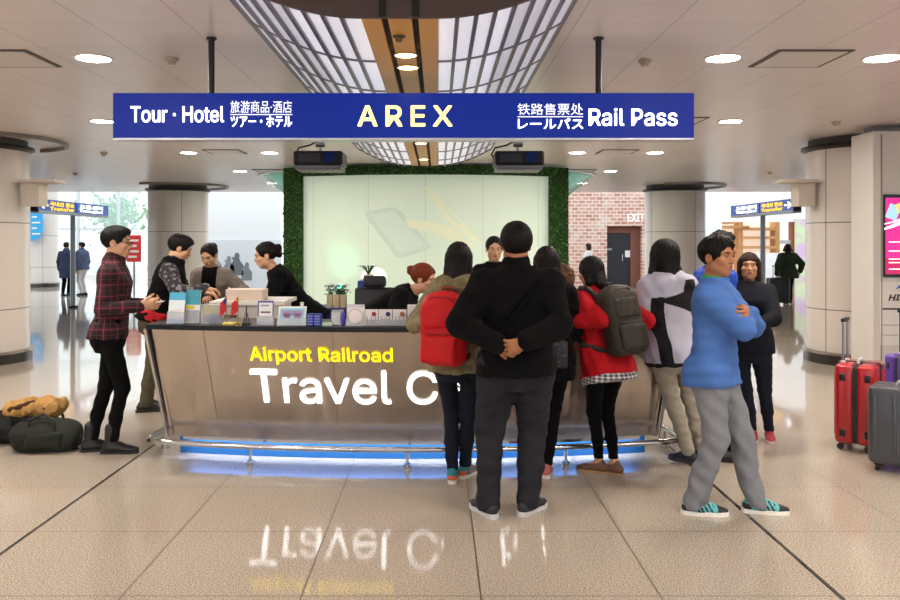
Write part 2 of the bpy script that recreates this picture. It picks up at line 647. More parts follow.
for yy, lab in ((4.86, 'nearer of two lamps in the golden strip above the hanging sign'), (5.2, 'farther of two lamps in the golden strip above the hanging sign'),
                (9.15, 'lamp in golden strip seen just below the hanging sign, nearer one'), (10.9, 'lamp in golden strip nearest the green wall')):
    if cl is None:
        cl = thing('strip_lamp', lab, 'ceiling lamp', ((XL + XR) / 2, yy, ZB - 0.012), 0, 'lamps in the golden strip')
        MB().lathe([(0.062, -0.004), (0.068, -0.008), (0.076, 0)], seg=28).build('trim_ring', mat('brass', '#d8b26a', .3, .8), cl, True, world=False)
        MB().cyl((0, 0, -0.004), (0, 0, 0), 0.063, seg=28).build('diffuser', lamp_far, cl, world=False)
    else:
        dup(cl, ((XL + XR) / 2, yy, ZB - 0.012), 0, lab)
dome = thing('ceiling_sensor', 'small dome sensor in the golden strip near the top of the photo', 'sensor', ((XL + XR) / 2 - 0.02, 4.42, ZB - 0.012))
MB().lathe([(0.035, 0), (0.035, -0.008), (0.02, -0.012), (0.016, -0.03), (0, -0.034)], seg=20).build('sensor_body', mat('sensor', '#6b5a3c', .4, .3), dome, True, world=False)

# ---- media wall with green foliage frame, convex towards the counter
GX, GYc = -0.22, 14.2
HW, FRW = 2.60, 0.37


def gpos(u, z, out=0.0):
    """u across the wall, z height, out towards the camera"""
    return Vector((GX + u, GYc + 0.085 * u * u - out, z))


mw = thing('media_wall', 'wide curved white projection wall framed by a green leaf border', 'screen wall', (GX, GYc, 0))
scr = NB('projection_surface', rough=0.6)
x, y, z = scr.xyz()
nn = scr.noise(0.9, 2, scr.coord)
ver = scr.math('MULTIPLY', scr.line(x, 1.02, 0.0, 0.012), 0.5)
c = scr.mix(nn, '#d2e6d6', '#dff0de')
c = scr.mix(ver, c, '#a9bba8')
scr.l(c, scr.p.inputs['Base Color'])
scr.l(c, scr.p.inputs['Emission Color'])
scr.p.inputs['Emission Strength'].default_value = 0.15
ZT = 2.97
IT = ZT - 0.16
f = lambda u, v: gpos(u, v, 0.0)
MB().slab(f, frange(-(HW - FRW) - 0.02, HW - FRW + 0.02, 28), [0.0, 1.5, IT + 0.02], (0, 0.12, 0)).build('screen', scr.m, mw, True)
pic1 = mat('projected_phone_edge', '#cbded0', 0.6, emit='#cbded0', es=0.15)
pic2 = mat('projected_phone', '#d3e4d8', 0.6, emit='#d3e8dc', es=0.15)
pic3 = mat('projected_hand', '#e4ecd0', 0.6, emit='#e4ecd0', es=0.15)


def onscreen(pts, out):
    res = []
    for px, py in pts:
        Y = 14.2
        for _ in range(3):
            u = (px - CX) / F * Y - GX
            Y = GYc + 0.085 * u * u - out
        p = at(px, py, Y)
        res.append(gpos(u, p.z, out))
    return res


def decal(name, pts, m, parent, out):
    b = MB()
    q = onscreen(pts, out)
    q2 = [p + Vector((0, 0.004, 0)) for p in q]
    A = [b.bm.verts.new(p) for p in q]
    B = [b.bm.verts.new(p) for p in q2]
    b.bm.faces.new(A)
    b.bm.faces.new(list(reversed(B)))
    for i in range(len(A)):
        j_ = (i + 1) % len(A)
        b.bm.faces.new((A[i], B[i], B[j_], A[j_]))
    bmesh.ops.triangulate(b.bm, faces=b.bm.faces[:])
    return b.build(name, m, parent)


decal('projected_phone', [(365, 212), (393, 207), (402, 212), (431, 246), (428, 250), (402, 258), (396, 257), (366, 217)], pic1, mw, 0.012)
decal('projected_display', [(370, 215), (393, 210), (426, 246), (400, 254)], pic2, mw, 0.02)
decal('projected_hand', [(424, 186), (431, 189), (452, 214), (472, 232), (482, 243), (470, 239), (446, 221), (432, 200)], pic3, mw, 0.012)
decal('projected_finger', [(405, 219), (432, 222), (452, 228), (468, 240), (474, 250), (455, 240), (430, 232), (410, 228)], pic3, mw, 0.012)

fr = mat('hedge_backing', '#1d3a17', 0.9, noise=0.5, nscale=30)
frames = [(-HW, -HW + FRW, 0.0, ZT), (HW - FRW, HW, 0.0, ZT), (-HW + FRW, HW - FRW, IT, ZT)]
leafm = NB('hedge_leaves', rough=0.55)
oi = leafm.xyz()
ln = leafm.noise(38, 2, leafm.coord)
rp = leafm.n('ValToRGB')
rp.color_ramp.elements[0].color = lin('#17390f')
rp.color_ramp.elements[0].position = 0.35
rp.color_ramp.elements[1].color = lin('#4c8a30')
rp.color_ramp.elements[1].position = 0.68
leafm.l(ln, rp.inputs[0])
leafm.l(rp.outputs[0], leafm.p.inputs['Base Color'])
for (u0, u1, z0, z1) in frames:
    nu = max(2, int((u1 - u0) / 0.2))
    b = MB().slab(lambda u, v: gpos(u, v, 0.13), frange(u0, u1, nu), frange(z0, z1, 6), (0, 0.22, 0))
    fo = b.build('leaf_border', fr, mw)
    b = MB()
    cnt = int((u1 - u0) * (z1 - z0) * 900)
    for _ in range(cnt):
        u, zz = rng.uniform(u0, u1), rng.uniform(max(z0, 0.6), z1)
        p = gpos(u, zz, 0.135 + rng.uniform(0, 0.03))
        s = rng.uniform(0.018, 0.034)
        e = Euler((rng.uniform(-1.0, 1.0), rng.uniform(-0.9, 0.9), rng.uniform(0, 6.28))).to_matrix()
        vs = [b.bm.verts.new(p + e @ Vector(q)) for q in ((-s, 0, 0), (0, -0.006, -s * 0.55), (s, 0, 0), (0, -0.006, s * 0.55))]
        b.bm.faces.new(vs)
    lf = b.build('foliage', leafm.m, fo)
    lf['kind'] = 'stuff'

# ---- glass drum behind the media wall, and its oval rim in the ceiling
teal = mat('teal_glass', '#8fd0c8', 0.08, 0, alpha=0.55, spec=0.6)
gd = thing('glass_enclosure', 'teal tinted glass enclosure showing at both sides of the green framed wall', 'glass screen', (GX, 16.9, 0))
b = MB()
prof = []
rx, ry = 2.83, 1.7
for a in frange(0, 2 * math.pi, 72)[:-1]:
    prof.append((GX + rx * math.cos(a), 16.9 + ry * math.sin(a)))
b.slab(lambda u, v: Vector((GX + (rx + 0.0) * math.cos(u), 16.9 + ry * math.sin(u), v)), frange(0, 2 * math.pi, 72), [0, 1.5, 2.55], lambda u, v: Vector((0.02 * math.cos(u), 0.02 * math.sin(u), 0)))
b.build('glass_panel', teal, gd)
b = MB()
b.slab(lambda u, v: Vector((GX + lerp(rx, 3.5, v) * math.cos(u), 16.9 + lerp(ry, 2.6, v) * math.sin(u), lerp(2.5, 2.985, v))), frange(0, 2 * math.pi, 72), frange(0, 1, 4), lambda u, v: Vector((0.0, 0.0, 0.01)))
b.build('flared_glass_rim', teal, gd)
for rr_, zz in ((1.0, 2.5), (3.5 / rx, 2.98)):
    MB().tube([(GX + rx * rr_ * math.cos(a), 16.9 + (ry if rr_ == 1.0 else 2.6) * math.sin(a), zz) for a in frange(0, 2 * math.pi, 72)[:-1]], 0.025, 8, True).build('rim_trim', mat('rim_white', '#dfe6e4', 0.3), gd, True)

# ================================================================== atrium beyond the hall
atr = mat('atrium_white', '#f2f3f4', 0.55)
frame_m = mat('window_mullion', '#c9d2d3', 0.4, 0.2)
glassm = mat('window_glass', '#cfe9e6', 0.05, alpha=0.25, spec=0.6)
structure(MB().b2((-26, 40.0, 0), (-14.9, 40.4, 0.5)).build('wall_atrium_sill', atr))
structure(MB().b2((-9.5, 26.5, 0), (-5.2, 26.8, 7.0)).build('wall_poster_side', atr))
structure(MB().b2((-26.2, 22.0, 0), (-26.0, 44, 9)).build('wall_atrium_left', atr))
structure(MB().b2((26.0, 22.0, 0), (26.2, 44, 9)).build('wall_atrium_right', atr))
structure(MB().b2((12.4, 43.6, 0), (26, 44, 9)).build('wall_atrium_end', atr))
wn = thing('window_1', 'bright tall atrium window wall at far left', 'window')
for i in range(6):
    x0 = -26 + i * 2.0
    b = MB().b2((x0 - 0.06, 40.1, 0.5), (x0 + 0.06, 40.3, 9)).build('mullion', frame_m, wn)
for zz in (2.3, 4.4, 6.6):
    MB().b2((-26, 40.12, zz - 0.05), (-15, 40.28, zz + 0.05)).build('transom', frame_m, wn)
MB().b2((-26, 40.18, 0.5), (-15, 40.2, 9)).build('pane', glassm, wn)
structure(wn)
for k_ in ('label', 'category'):
    pass
# trees beyond the window
tr = mat('garden_leaf', '#a6c4a2', 0.8, noise=0.4, nscale=3)
for i, (xx, hh, lab) in enumerate(((-23.4, 4.2, 'pale green garden tree outside the far left window, left one'), (-17.6, 5.0, 'pale green garden tree outside the far left window, right one'))):
    t = thing('garden_tree', lab, 'tree', (xx, 44, 0))
    MB().cyl((xx, 44, -0.1), (xx, 44, hh * 0.6), 0.12, 0.07).build('trunk', mat('bark', '#6d5a48', .9), t)
    b = MB()
    for _ in range(420):
        d_ = Vector((rng.gauss(0, 0.5), rng.gauss(0, 0.5), rng.gauss(0, 0.42)))
        p = Vector((xx, 44, hh * 0.62)) + d_ * 1.3
        e = Euler((rng.uniform(0, 6), rng.uniform(0, 6), 0)).to_matrix()
        s = rng.uniform(0.12, 0.25)
        b.bm.faces.new([b.bm.verts.new(p + e @ Vector(q)) for q in ((-s, 0, 0), (0, -s * .5, 0), (s, 0, 0), (0, s * .5, 0))])
    b.build('crown', tr, t)
structure(MB().b2((-32, 40.4, -0.2), (-8, 60, -0.1)).build('ground', mat('garden_paving', '#c9ccc6', .8)))

pillar(-14.45, 29.4, 0.52, 'far white round pillar beyond the left pillar carrying a blue banner', False, 8.9)
bn = NB('banner_blue', rough=0.5)
MBt = MB()
t = thing('hanging_banner', 'blue curved banner with white lines beside the left direction sign', 'banner', tuple(at(36, 226, 28.6)))
p0, p1 = at(24, 213, 28.6), at(43, 241, 28.6)
poly = [(p0.x, p0.z), (p1.x, p0.z), (p1.x, p1.z + 0.35), (p1.x - 0.12, p1.z + 0.1), (p1.x - 0.4, p1.z), (p0.x, p1.z - 0.05)]
MB().prism([(a, -b_) for a, b_ in poly], 28.58, 28.61, Matrix(((1, 0, 0, 0), (0, 0, 1, 0), (0, -1, 0, 0), (0, 0, 0, 1)))).build('cloth', mat('banner_cloth', '#2f9fd6', .5), t)
for zz in (p0.z - .05, p1.z + .4):
    MB().b2((-14.45, 28.6, zz - .02), (-14.40, 29.0, zz + .02)).build('bracket', steel_pole, t)
for q in range(4):
    zz = lerp(p0.z, p1.z, 0.12 + 0.2 * q)
    MB().b2((p0.x + 0.3, 28.56, zz - 0.05), (p1.x - (0.08 if q % 2 else 0.2), 28.575, zz)).build('text_line', white, t)

# red vertical sign
p0, p1 = at(126, 235, 24.5), at(141, 262, 24.5)
t = thing('red_sign', 'red upright sign with white writing behind the man in plaid', 'sign', ((p0.x + p1.x) / 2, 24.5, 0))
MB().b2((p0.x, 24.5, p1.z), (p1.x, 24.56, p0.z), 0.03).build('sign_board', mat('red_board', '#d83a3c', .4), t)
MB().cyl(((p0.x + p1.x) / 2, 24.55, 0), ((p0.x + p1.x) / 2, 24.55, p1.z + 0.02), 0.03).build('post', steel_pole, t)
for q in range(4):
    zz = lerp(p0.z, p1.z, 0.2 + 0.2 * q)
    MB().b2((p0.x + 0.07, 24.485, zz - 0.04), (p1.x - 0.07 - 0.06 * (q % 2), 24.5, zz + 0.03)).build('text_line', mat('sign_pale', '#f6d9d0', .5), t)

# large photo poster on the white wall
Yp = 26.44
q0, q1 = at(205, 240, Yp), at(281, 300, Yp)
t = thing('wall_poster', 'wide pale poster with grey portraits on the wall behind the staff', 'poster', ((q0.x + q1.x) / 2, Yp, q1.z))
MB().b2((q0.x, Yp, q1.z), (q1.x, Yp + 0.05, q0.z)).build('poster_sheet', mat('poster_sheet', '#dfe5ea', .5), t)
text_mesh('headline', 'BEAUTIFUL TOMORROW' if False else 'AIRPORT LOUNGE' if False else 'WELCOME', mat('poster_ink', '#49525c', .5), t, (at(229, 0, Yp).x, at(246, 0, Yp).x, at(0, 244.4, Yp).z, at(0, 242.4, Yp).z), lambda u, v, w_: (u, Yp - 0.004 - w_, v)) if False else None
for (hx, hy, hr, m_) in ((237, 256, 3.0, '#6a727a'), (229, 259, 2.6, '#8a9198'), (247, 265, 2.4, '#7f868c'), (215, 255, 3.2, '#9aa1a8')):
    p = at(hx, hy, Yp)
    rr_ = hr / F * Yp
    mm = mat('poster_grey_' + m_[1:3], m_, .6)
    b = MB()
    b.prism([(p.x + rr_ * math.cos(a) * 0.85, -(p.z + rr_ * math.sin(a) * 1.15)) for a in frange(0, 6.283, 20)[:-1]], Yp - 0.012, Yp, Matrix(((1, 0, 0, 0), (0, 0, 1, 0), (0, -1, 0, 0), (0, 0, 0, 1))))
    b.build('portrait_head', mm, t)
    sh = [(-2.2, -1.3), (-1.5, -2.6), (-2.8, -4.5), (-2.9, -8), (2.6, -8), (2.6, -4.2), (1.2, -2.6), (0.8, -1.3)]
    MB().prism([(p.x + a * rr_ * .8, -(p.z + b_ * rr_ * .9 + rr_ * .8)) for a, b_ in sh], Yp - 0.011, Yp, Matrix(((1, 0, 0, 0), (0, 0, 1, 0), (0, -1, 0, 0), (0, 0, 0, 1)))).build('portrait_body', mm, t)

# ---- brick wall with exit door
br = NB('old_brick', rough=0.85)
br.xyz()
bt = br.n('TexBrick')
mp = br.n('Mapping')
mp.inputs['Rotation'].default_value = (R(90), 0, 0)
br.l(br.coord, mp.inputs[0])
br.l(mp.outputs[0], bt.inputs['Vector'])
bt.inputs['Color1'].default_value = lin('#bd8371')
bt.inputs['Color2'].default_value = lin('#dbae9c')
bt.inputs['Mortar'].default_value = lin('#e6dcd4')
bt.inputs['Scale'].default_value = 2.0
bt.inputs['Mortar Size'].default_value = 0.03
pn = br.noise(1.3, 4, br.coord, 0.7)
rp = br.n('ValToRGB')
rp.color_ramp.elements[0].position = 0.52
rp.color_ramp.elements[1].position = 0.66
br.l(pn, rp.inputs[0])
br.l(br.mix(br.math('MULTIPLY', rp.outputs[0], 0.55), bt.outputs[0], '#eadfd8'), br.p.inputs['Base Color'])
YB = 28.6
xa, xb = at(572, 0, YB).x, at(646, 0, YB).x
dx0, dx1, dz = at(607, 0, YB).x, at(642, 0, YB).x, at(0, 226, YB).z
b = MB()
b.b2((xa - 0.6, YB, 0), (dx0, YB + 0.5, 5.2))
b.b2((dx1, YB, 0), (xb + 2.6, YB + 0.5, 5.2))
b.b2((dx0, YB, dz), (dx1, YB + 0.5, 5.2))
structure(b.build('wall_brick', br.m))
dr = thing('door_1', 'dark double exit door', 'door')
ddm = mat('door_dark', '#23252b', .5)
MB().b2((dx0, YB + 0.3, 0), (dx1 - 0.35, YB + 0.36, at(0, 233, YB).z)).build('leaf', ddm, dr)
MB().b2((dx1 - 0.35, YB + 0.25, 0), (dx1, YB + 0.4, dz)).build('jamb', mat('jamb_brick', '#7c4f42', .8), dr)
MB().b2((dx0, YB + 0.25, at(0, 233, YB).z), (dx1 - 0.35, YB + 0.4, dz)).build('lintel', mat('jamb_brick', '#7c4f42', .8), dr)
p = at(629.5, 254, YB)
MB().b2((p.x - 0.09, YB + 0.285, p.z - 0.12), (p.x + 0.09, YB + 0.3, p.z + 0.12)).build('notice', white, dr)
p = at(611, 249, YB)
MB().b2((p.x - 0.1, YB + 0.285, p.z - 0.05), (p.x + 0.1, YB + 0.3, p.z + 0.03)).build('door_sticker', mat('sticker', '#8f9aa0', .5), dr)
MB().cyl((at(624, 0, YB).x, YB + 0.26, 0.95), (at(624, 0, YB).x, YB + 0.26, 1.2), 0.02).build('pull_handle', chrome, dr)
structure(dr)
ex = text_mesh('exit_lettering', 'EXIT', mat('exit_white', '#ffffff', .5, emit='#ffffff', es=0.2), None, (at(627.5, 0, YB).x, at(644, 0, YB).x, at(0, 221.5, YB).z, at(0, 214, YB).z), lambda u, v, w_: (u, YB - w_, v), 0.06, 0.0)
tag(ex, 'white EXIT lettering on the brick wall above the dark door', 'sign')
structure(MB().b2((xb + 1.0, YB - 0.02, 0), (xb + 2.7, YB, 5.2)).build('trim_1', atr))

# ---- shops at the far right
wood = mat('pale_wood', '#d2a06a', .5, noise=.2, nscale=6)
redbrick = mat('shop_pier', '#9c5c3c', .7)
Ys = 36.0
sh = thing('shop', 'bright far shop with pale wood shelves behind the right direction sign', 'shop', (at(745, 0, Ys).x, Ys, 0))
x0, x1 = at(700, 0, Ys).x, at(806, 0, Ys).x
MB().b2((x0, Ys + 2.0, 0), (x1, Ys + 2.2, 5)).build('back_wall', mat('glowing_shop_wall', '#f3e6d6', .5, emit='#fff1de', es=.35), sh)  # wall glows by itself, in place of shop lights
MB().b2((x0, Ys - 0.2, at(0, 222, Ys).z), (x1, Ys + 0.1, 6)).build('fascia', atr, sh)
for px in (702, 794):
    p = at(px, 0, Ys)
    MB().b2((p.x - 0.12, Ys - 0.1, 0), (p.x + 0.12, Ys + 0.3, at(0, 217, Ys).z)).build('pier', redbrick, sh)
for i, (pa, pb, pyy) in enumerate(((716, 745, 221), (728, 760, 226), (752, 790, 228), (752, 790, 237), (716, 742, 240), (752, 790, 247))):
    MB().b2((at(pa, 0, Ys).x, Ys + 1.2, at(0, pyy + 2, Ys).z), (at(pb, 0, Ys).x, Ys + 1.9, at(0, pyy - 1, Ys).z)).build('shelf', wood, sh)
for px in (724, 752, 790):
    MB().b2((at(px, 0, Ys).x - 0.12, Ys + 1.3, 0), (at(px, 0, Ys).x + 0.1, Ys + 1.9, at(0, 221, Ys).z)).build('upright', wood, sh)
MB().b2((at(752, 0, Ys).x, Ys + 0.2, 0), (at(806, 0, Ys).x, Ys + 0.9, 1.15)).build('counter', atr, sh)
# pale cut-out decoration at the end of the shop
dm = NB('flower_mural', rough=.6)
dm.xyz()
nz = dm.noise(1.6, 3, dm.coord)
rp = dm.n('ValToRGB')
rp.color_ramp.elements[0].color = lin('#d8b6dc')
rp.color_ramp.elements[0].position = .42
rp.color_ramp.elements[1].color = lin('#cfe0b4')
rp.color_ramp.elements[1].position = .6
dm.l(nz, rp.inputs[0])
dm.l(rp.outputs[0], dm.p.inputs['Base Color'])
pa, pb = at(795, 219, Ys - .5), at(808, 252, Ys - .5)
tag(MB().b2((pa.x, Ys - .55, 0), (pb.x + .3, Ys - .45, pa.z)).build('mural_panel', dm.m), 'pastel pink and green panel at the far right of the shop', 'panel')
MB().tube([at(697, 224, Ys - .15), at(713, 202, Ys - .15)], 0.07, 8).build('diagonal_brace', mat('brace', '#9aa3aa', .4, .3), sh)
# small hanging shop sign and lamps
p = at(785, 242, 30)
t = thing('shop_sign', 'small grey shop sign hanging above the walking woman in green', 'sign', (p.x, 30, p.z))
MB().b2((p.x - .19, 29.97, p.z - .07), (p.x + .19, 30.0, p.z + .07)).build('sign_plate', mat('sign_grey', '#a7a9aa', .4), t)
MB().cyl((p.x + .12, 30, p.z), (p.x + .12, 30, 0), .025).build('sign_post', steel_pole, t)


# ---- direction signs on posts
def direction_sign(x, y, side, label):
    """panels run along the hall; readable face turned to its middle"""
    t = thing('direction_sign', label, 'sign', (x, y, 0), 0)
    MB().cyl((x, y, 0), (x, y, 2.36), 0.062).build('post', steel_pole, t, True)
    MB().cyl((x, y, 0), (x, y, 0.05), 0.12).build('post_foot', dark, t, True)
    blue = mat('direction_blue', '#1553b0', .35, emit='#1553b0', es=.25)
    face = -side
    L = 1.9
    MB().b2((x - .1, y - L, 2.28), (x + .1, y + L, 2.34)).build('carrier', steel_pole, t)
    for q, (a, b_) in enumerate(((y - L, y - .03), (y + .03, y + L))):
        pn_ = MB().b2((x - .085, a, 2.33), (x + .085, b_, 2.60)).build('sign_panel', blue, t)
        near = q == 0
        yel = mat('direction_yellow', '#f5dc2a', .4, emit='#f5dc2a', es=.4)
        wh = mat('direction_white', '#ffffff', .4, emit='#ffffff', es=.4)
        pl = lambda u, v, w_: (x + face * (0.086 + w_), u, v)
        if near:
            s_ = (a + .55, b_ - .1)
            text_mesh('lettering', '국내선 환승', yel, pn_, ((s_[1], s_[0]) if side > 0 else s_) + (2.46, 2.56), pl, .01, .01)
            text_mesh('lettering', 'Transfer', yel, pn_, ((s_[1], s_[0]) if side > 0 else s_) + (2.36, 2.44), pl, .01, .01)
            s_ = (a + .08, a + .45)
            text_mesh('lettering', '←' if side < 0 else '→', wh, pn_, ((s_[1], s_[0]) if side > 0 else s_) + (2.39, 2.54), pl, .01, .03)
        else:
            s_ = (a + .15, b_ - .35)
            text_mesh('lettering', '교통센터', wh, pn_, ((s_[1], s_[0]) if side > 0 else s_) + (2.46, 2.56), pl, .01, .01)
            text_mesh('lettering', 'Transport', wh, pn_, ((s_[1], s_[0]) if side > 0 else s_) + (2.36, 2.44), pl, .01, .01)
    for a in (y - L - .02, y + L):
        MB().b2((x - .09, a, 2.32), (x + .09, a + .02, 2.61)).build('end_cap', dark, t)


direction_sign(-9.05, 19.9, -1, 'blue direction sign on grey post left of the man in plaid')
direction_sign(8.05, 19.9, 1, 'blue direction sign on grey post at right above the woman in navy')

# ================================================================== hanging sign
YSG = 5.42
sx0, sx1, sz0, sz1 = at(113, 0, YSG).x, at(694, 0, YSG).x, at(0, 138, YSG).z, at(0, 93, YSG).z
hs = thing('hanging_sign', 'long blue illuminated sign reading AREX hanging above the travel counter', 'sign', ((sx0 + sx1) / 2, YSG, sz0))
blue = mat('sign_blue', '#0c1f78', .35, emit='#1a3cb8', es=0.22, spec=.15)
MB().b2((sx0, YSG, sz0), (sx1, YSG + .12, sz1)).build('sign_box', blue, hs)
MB().b2((sx0, YSG - 0.004, sz0 - .012), (sx1, YSG + .125, sz0)).build('lower_edge', mat('sign_edge', '#c9cbd8', .3, .4), hs)
for px in (211.5, 598.5):
    xx = at(px, 0, YSG + .06).x
    pst = MB().cyl((xx, YSG + .06, sz1), (xx, YSG + .06, CEIL), 0.021).build('hanger_post', mat('hanger_black', '#1b1a1b', .4), hs, True)
    MB().cyl((xx, YSG + .06, CEIL - .012), (xx, YSG + .06, CEIL), 0.035).build('ceiling_plate', mat('hanger_black', '#1b1a1b', .4), pst, True)
sw = mat('sign_white', '#ffffff', .4, emit='#ffffff', es=.5)
sy = mat('sign_cream', '#fff0a8', .4, emit='#fff0b4', es=.5)


def sign_text(body, x0, x1, y0, y1, m, bold=.012, sp=1.0):
    text_mesh('lettering', body, m, hs, (at(x0, 0, YSG).x, at(x1, 0, YSG).x, at(0, y1, YSG).z, at(0, y0, YSG).z), lambda u, v, w_: (u, YSG - w_, v), .006, bold, sp)


sign_text('Tour · Hotel', 131, 224, 106.5, 122.3, sw, .010)
sign_text('旅游商品·酒店', 230.5, 292, 100.8, 113, sw, 0)
sign_text('ツアー・ホテル', 231, 292, 116, 127, sw, .006)
MB().b2((at(230.5, 0, YSG).x, YSG - .005, at(0, 115, YSG).z), (at(292.5, 0, YSG).x, YSG, at(0, 114.2, YSG).z)).build('rule_line', sw, hs)
sign_text('AREX', 358, 452, 106, 126, sy, .022, 1.28)
sign_text('铁路售票处', 517.5, 583, 103.5, 115, sw, 0)
sign_text('レールパス', 518, 583, 118.5, 129, sw, .006)
MB().b2((at(517.5, 0, YSG).x, YSG - .005, at(0, 117.2, YSG).z), (at(583, 0, YSG).x, YSG, at(0, 116.4, YSG).z)).build('rule_line', sw, hs)
sign_text('Rail Pass', 589, 677, 108.5, 125.8, sw, .012)


# ---- projectors
def projector(px, lab):
    Y = 7.0
    p = at(px, 158, Y)
    t = thing('projector', lab, 'projector', (p.x, Y, p.z))
    MB().box((p.x, Y + .16, p.z), (.43, .36, .125), None, .02, 3).build('body', mat('projector_black', '#0a0a0d', .4, spec=.3), t)
    MB().box((p.x, Y + .16, p.z - .082), (.40, .34, .04), None, .008).build('underside', mat('projector_grey', '#5f6065', .4), t)
    MB().cyl((p.x + .1, Y - .03, p.z + .005), (p.x + .1, Y + .0, p.z + .005), .05, seg=24).build('lens', mat('lens', '#22345c', .05, .3), t, True)
    MB().b2((p.x - .17, Y - .022, p.z - .035), (p.x + .02, Y - .018, p.z + .04)).build('vent_grille', mat('grille', '#1c1d22', .4), t)
    b = MB().cyl((p.x, Y + .14, p.z + .06), (p.x, Y + .14, p.z + .14), .012).cyl((p.x - .04, Y + .14, p.z + .14), (p.x + .04, Y + .14, p.z + .14), .03).cyl((p.x, Y + .14, p.z + .14), (p.x, Y + .14, CEIL), .018)
    b.build('mount', steel_pole, t, True)
    MB().tube([(p.x - .19, Y + .2, p.z), (p.x - .23, Y + .2, p.z + .05), (p.x - .2, Y + .18, p.z + .11), (p.x - .1, Y + .16, p.z + .13), (p.x - .02, Y + .15, p.z + .17)], .008, 8).build('cable', black, t, True)


projector(318, 'black projector hanging from the ceiling below the left half of the sign')
projector(519.5, 'black projector hanging from the ceiling below the right half of the sign')
# ================================================================== travel counter
CXc, HWb, HWt = -0.19, 1.83, 1.88
ZB0, ZT0 = 0.15, 0.985


def front(u, z, out=0.0):
    """point on the leaning curved counter front; u = x position at mid height"""
    t = (z - ZB0) / (ZT0 - ZB0)
    d = u - CXc
    return Vector((CXc + d * lerp(1.0, HWt / HWb, t), lerp(5.86, 5.54, t) + 0.06 * d * d - out, z))


ct = thing('travel_counter', 'curved brushed steel counter lettered Airport Railroad Travel Center', 'counter', (CXc, 6.2, 0))
st = NB('brushed_steel', rough=.34, metal=1.0)
x, y, z = st.xyz()
mp = st.n('Mapping')
mp.inputs['Scale'].default_value = (2.2, .2, .06)
st.l(st.coord, mp.inputs[0])
s1 = st.noise(2.2, 4, mp.outputs[0], .6)
mp2 = st.n('Mapping')
mp2.inputs['Scale'].default_value = (60, 10, .9)
st.l(st.coord, mp2.inputs[0])
s2 = st.noise(7, 3, mp2.outputs[0], .6)
st.l(st.mix(s1, '#b9ada3', '#d6cbc1'), st.p.inputs['Base Color'])
st.p.inputs['Roughness'].default_value = .27
mp3 = st.n('Mapping')
mp3.inputs['Scale'].default_value = (3.2, .1, .12)
st.l(st.coord, mp3.inputs[0])
s3 = st.noise(2.0, 1, mp3.outputs[0], .4)
bmp = st.n('Bump')
bmp.inputs['Strength'].default_value = .8
bmp.inputs['Distance'].default_value = .04
st.l(s3, bmp.inputs['Height'])
st.l(bmp.outputs[0], st.p.inputs['Normal'])
tg = st.n('Tangent', direction_type='RADIAL', axis='Z')
st.l(tg.outputs[0], st.p.inputs['Tangent'])
st.p.inputs['Anisotropic'].default_value = .75
seams = [CXc - HWb, -1.62, -0.72, 0.34, 1.24, CXc + HWb]
for a, b_ in zip(seams[:-1], seams[1:]):
    MB().slab(lambda u, v: front(u, v), frange(a + .0015, b_ - .0015, 8), frange(ZB0, ZT0, 4), (0, .03, 0)).build('front_panel', st.m, ct, 60)
navy = mat('counter_black', '#07080f', .35, spec=.3)
# top slab follows the curve then runs back as wings
MB().slab(lambda u, v: Vector((CXc + (u - CXc) * HWt / HWb, 5.535 + .06 * (u - CXc) ** 2 - .012 + v, ZT0)), frange(CXc - HWb - .012, CXc + HWb + .012, 36), [0, .3, .6], (0, 0, .034)).build('worktop', navy, ct, 40)
inner = mat('counter_inner', '#d9d6d0', .5)
MB().slab(lambda u, v: Vector((CXc + (u - CXc) * .99, 6.0 + .06 * (u - CXc) ** 2 + .09, v)), frange(CXc - HWb, CXc + HWb, 24), [.02, ZT0], (0, .06, 0)).build('inner_board', inner, ct)
for sgn, xx in ((-1, CXc - HWb), (1, CXc + HWb)):
    xo = CXc + sgn * HWt
    ye = 5.54 + .06 * HWb ** 2
    MB().slab(lambda u, v: Vector((xx + sgn * .05 * v, lerp(ye + .3, ye, v) + (7.15 - lerp(ye + .3, ye, v)) * u, lerp(ZB0, ZT0, v))), frange(0, 1, 6), [0, 1], (-sgn * .03, 0, 0)).build('side_panel', st.m, ct)
    MB().slab(lambda u, v: Vector((xo + sgn * .012 - sgn * v, lerp(ye + .25, 7.17, u), ZT0)), [0, 1], [0, .45], (0, 0, .034)).build('wing_top', navy, ct)
    e0, e1 = front(xx + sgn * .01, ZB0, .006), front(xx + sgn * .01, ZT0, .006)
    MB().tube([e0 + Vector((sgn * .012, .0, 0)), e1 + Vector((sgn * .012, 0, 0))], .013, 10).build('edge_tube', chrome, ct, True)
    MB().tube([e0 + Vector((-sgn * .016, -.004, 0)), e1 + Vector((-sgn * .016, -.004, 0))], .011, 8).build('edge_gasket', navy, ct, True)
bluek = mat('plinth_blue', '#14629f', .5)
MB().slab(lambda u, v: Vector((u, 5.95 + .06 * (u - CXc) ** 2, v)), frange(-1.97, 1.58, 24), [0, .17], (0, .1, 0)).build('plinth', bluek, ct, 40)
led = mat('led_strip', '#ffffff', .4, emit='#d6e4ff', es=15)
MB().slab(lambda u, v: Vector((u, 5.882 + .06 * (u - CXc) ** 2 + v, .150)), frange(-1.9, 1.5, 24), [0, .045], (0, 0, .012)).build('light_strip', led, ct)
MB().slab(lambda u, v: Vector((u, 5.872 + .06 * (u - CXc) ** 2, v)), frange(-1.92, 1.52, 24), [.124, .165], (0, .005, 0)).build('added_strip_lip', chrome, ct)  # lip added to hide the strip's mirror image in the floor
MB().slab(lambda u, v: Vector((u, 5.88 + .06 * (u - CXc) ** 2 + v, .163)), frange(CXc - HWb + .02, CXc + HWb - .02, 24), [0, .2], (0, 0, .012)).build('underside_board', inner, ct)
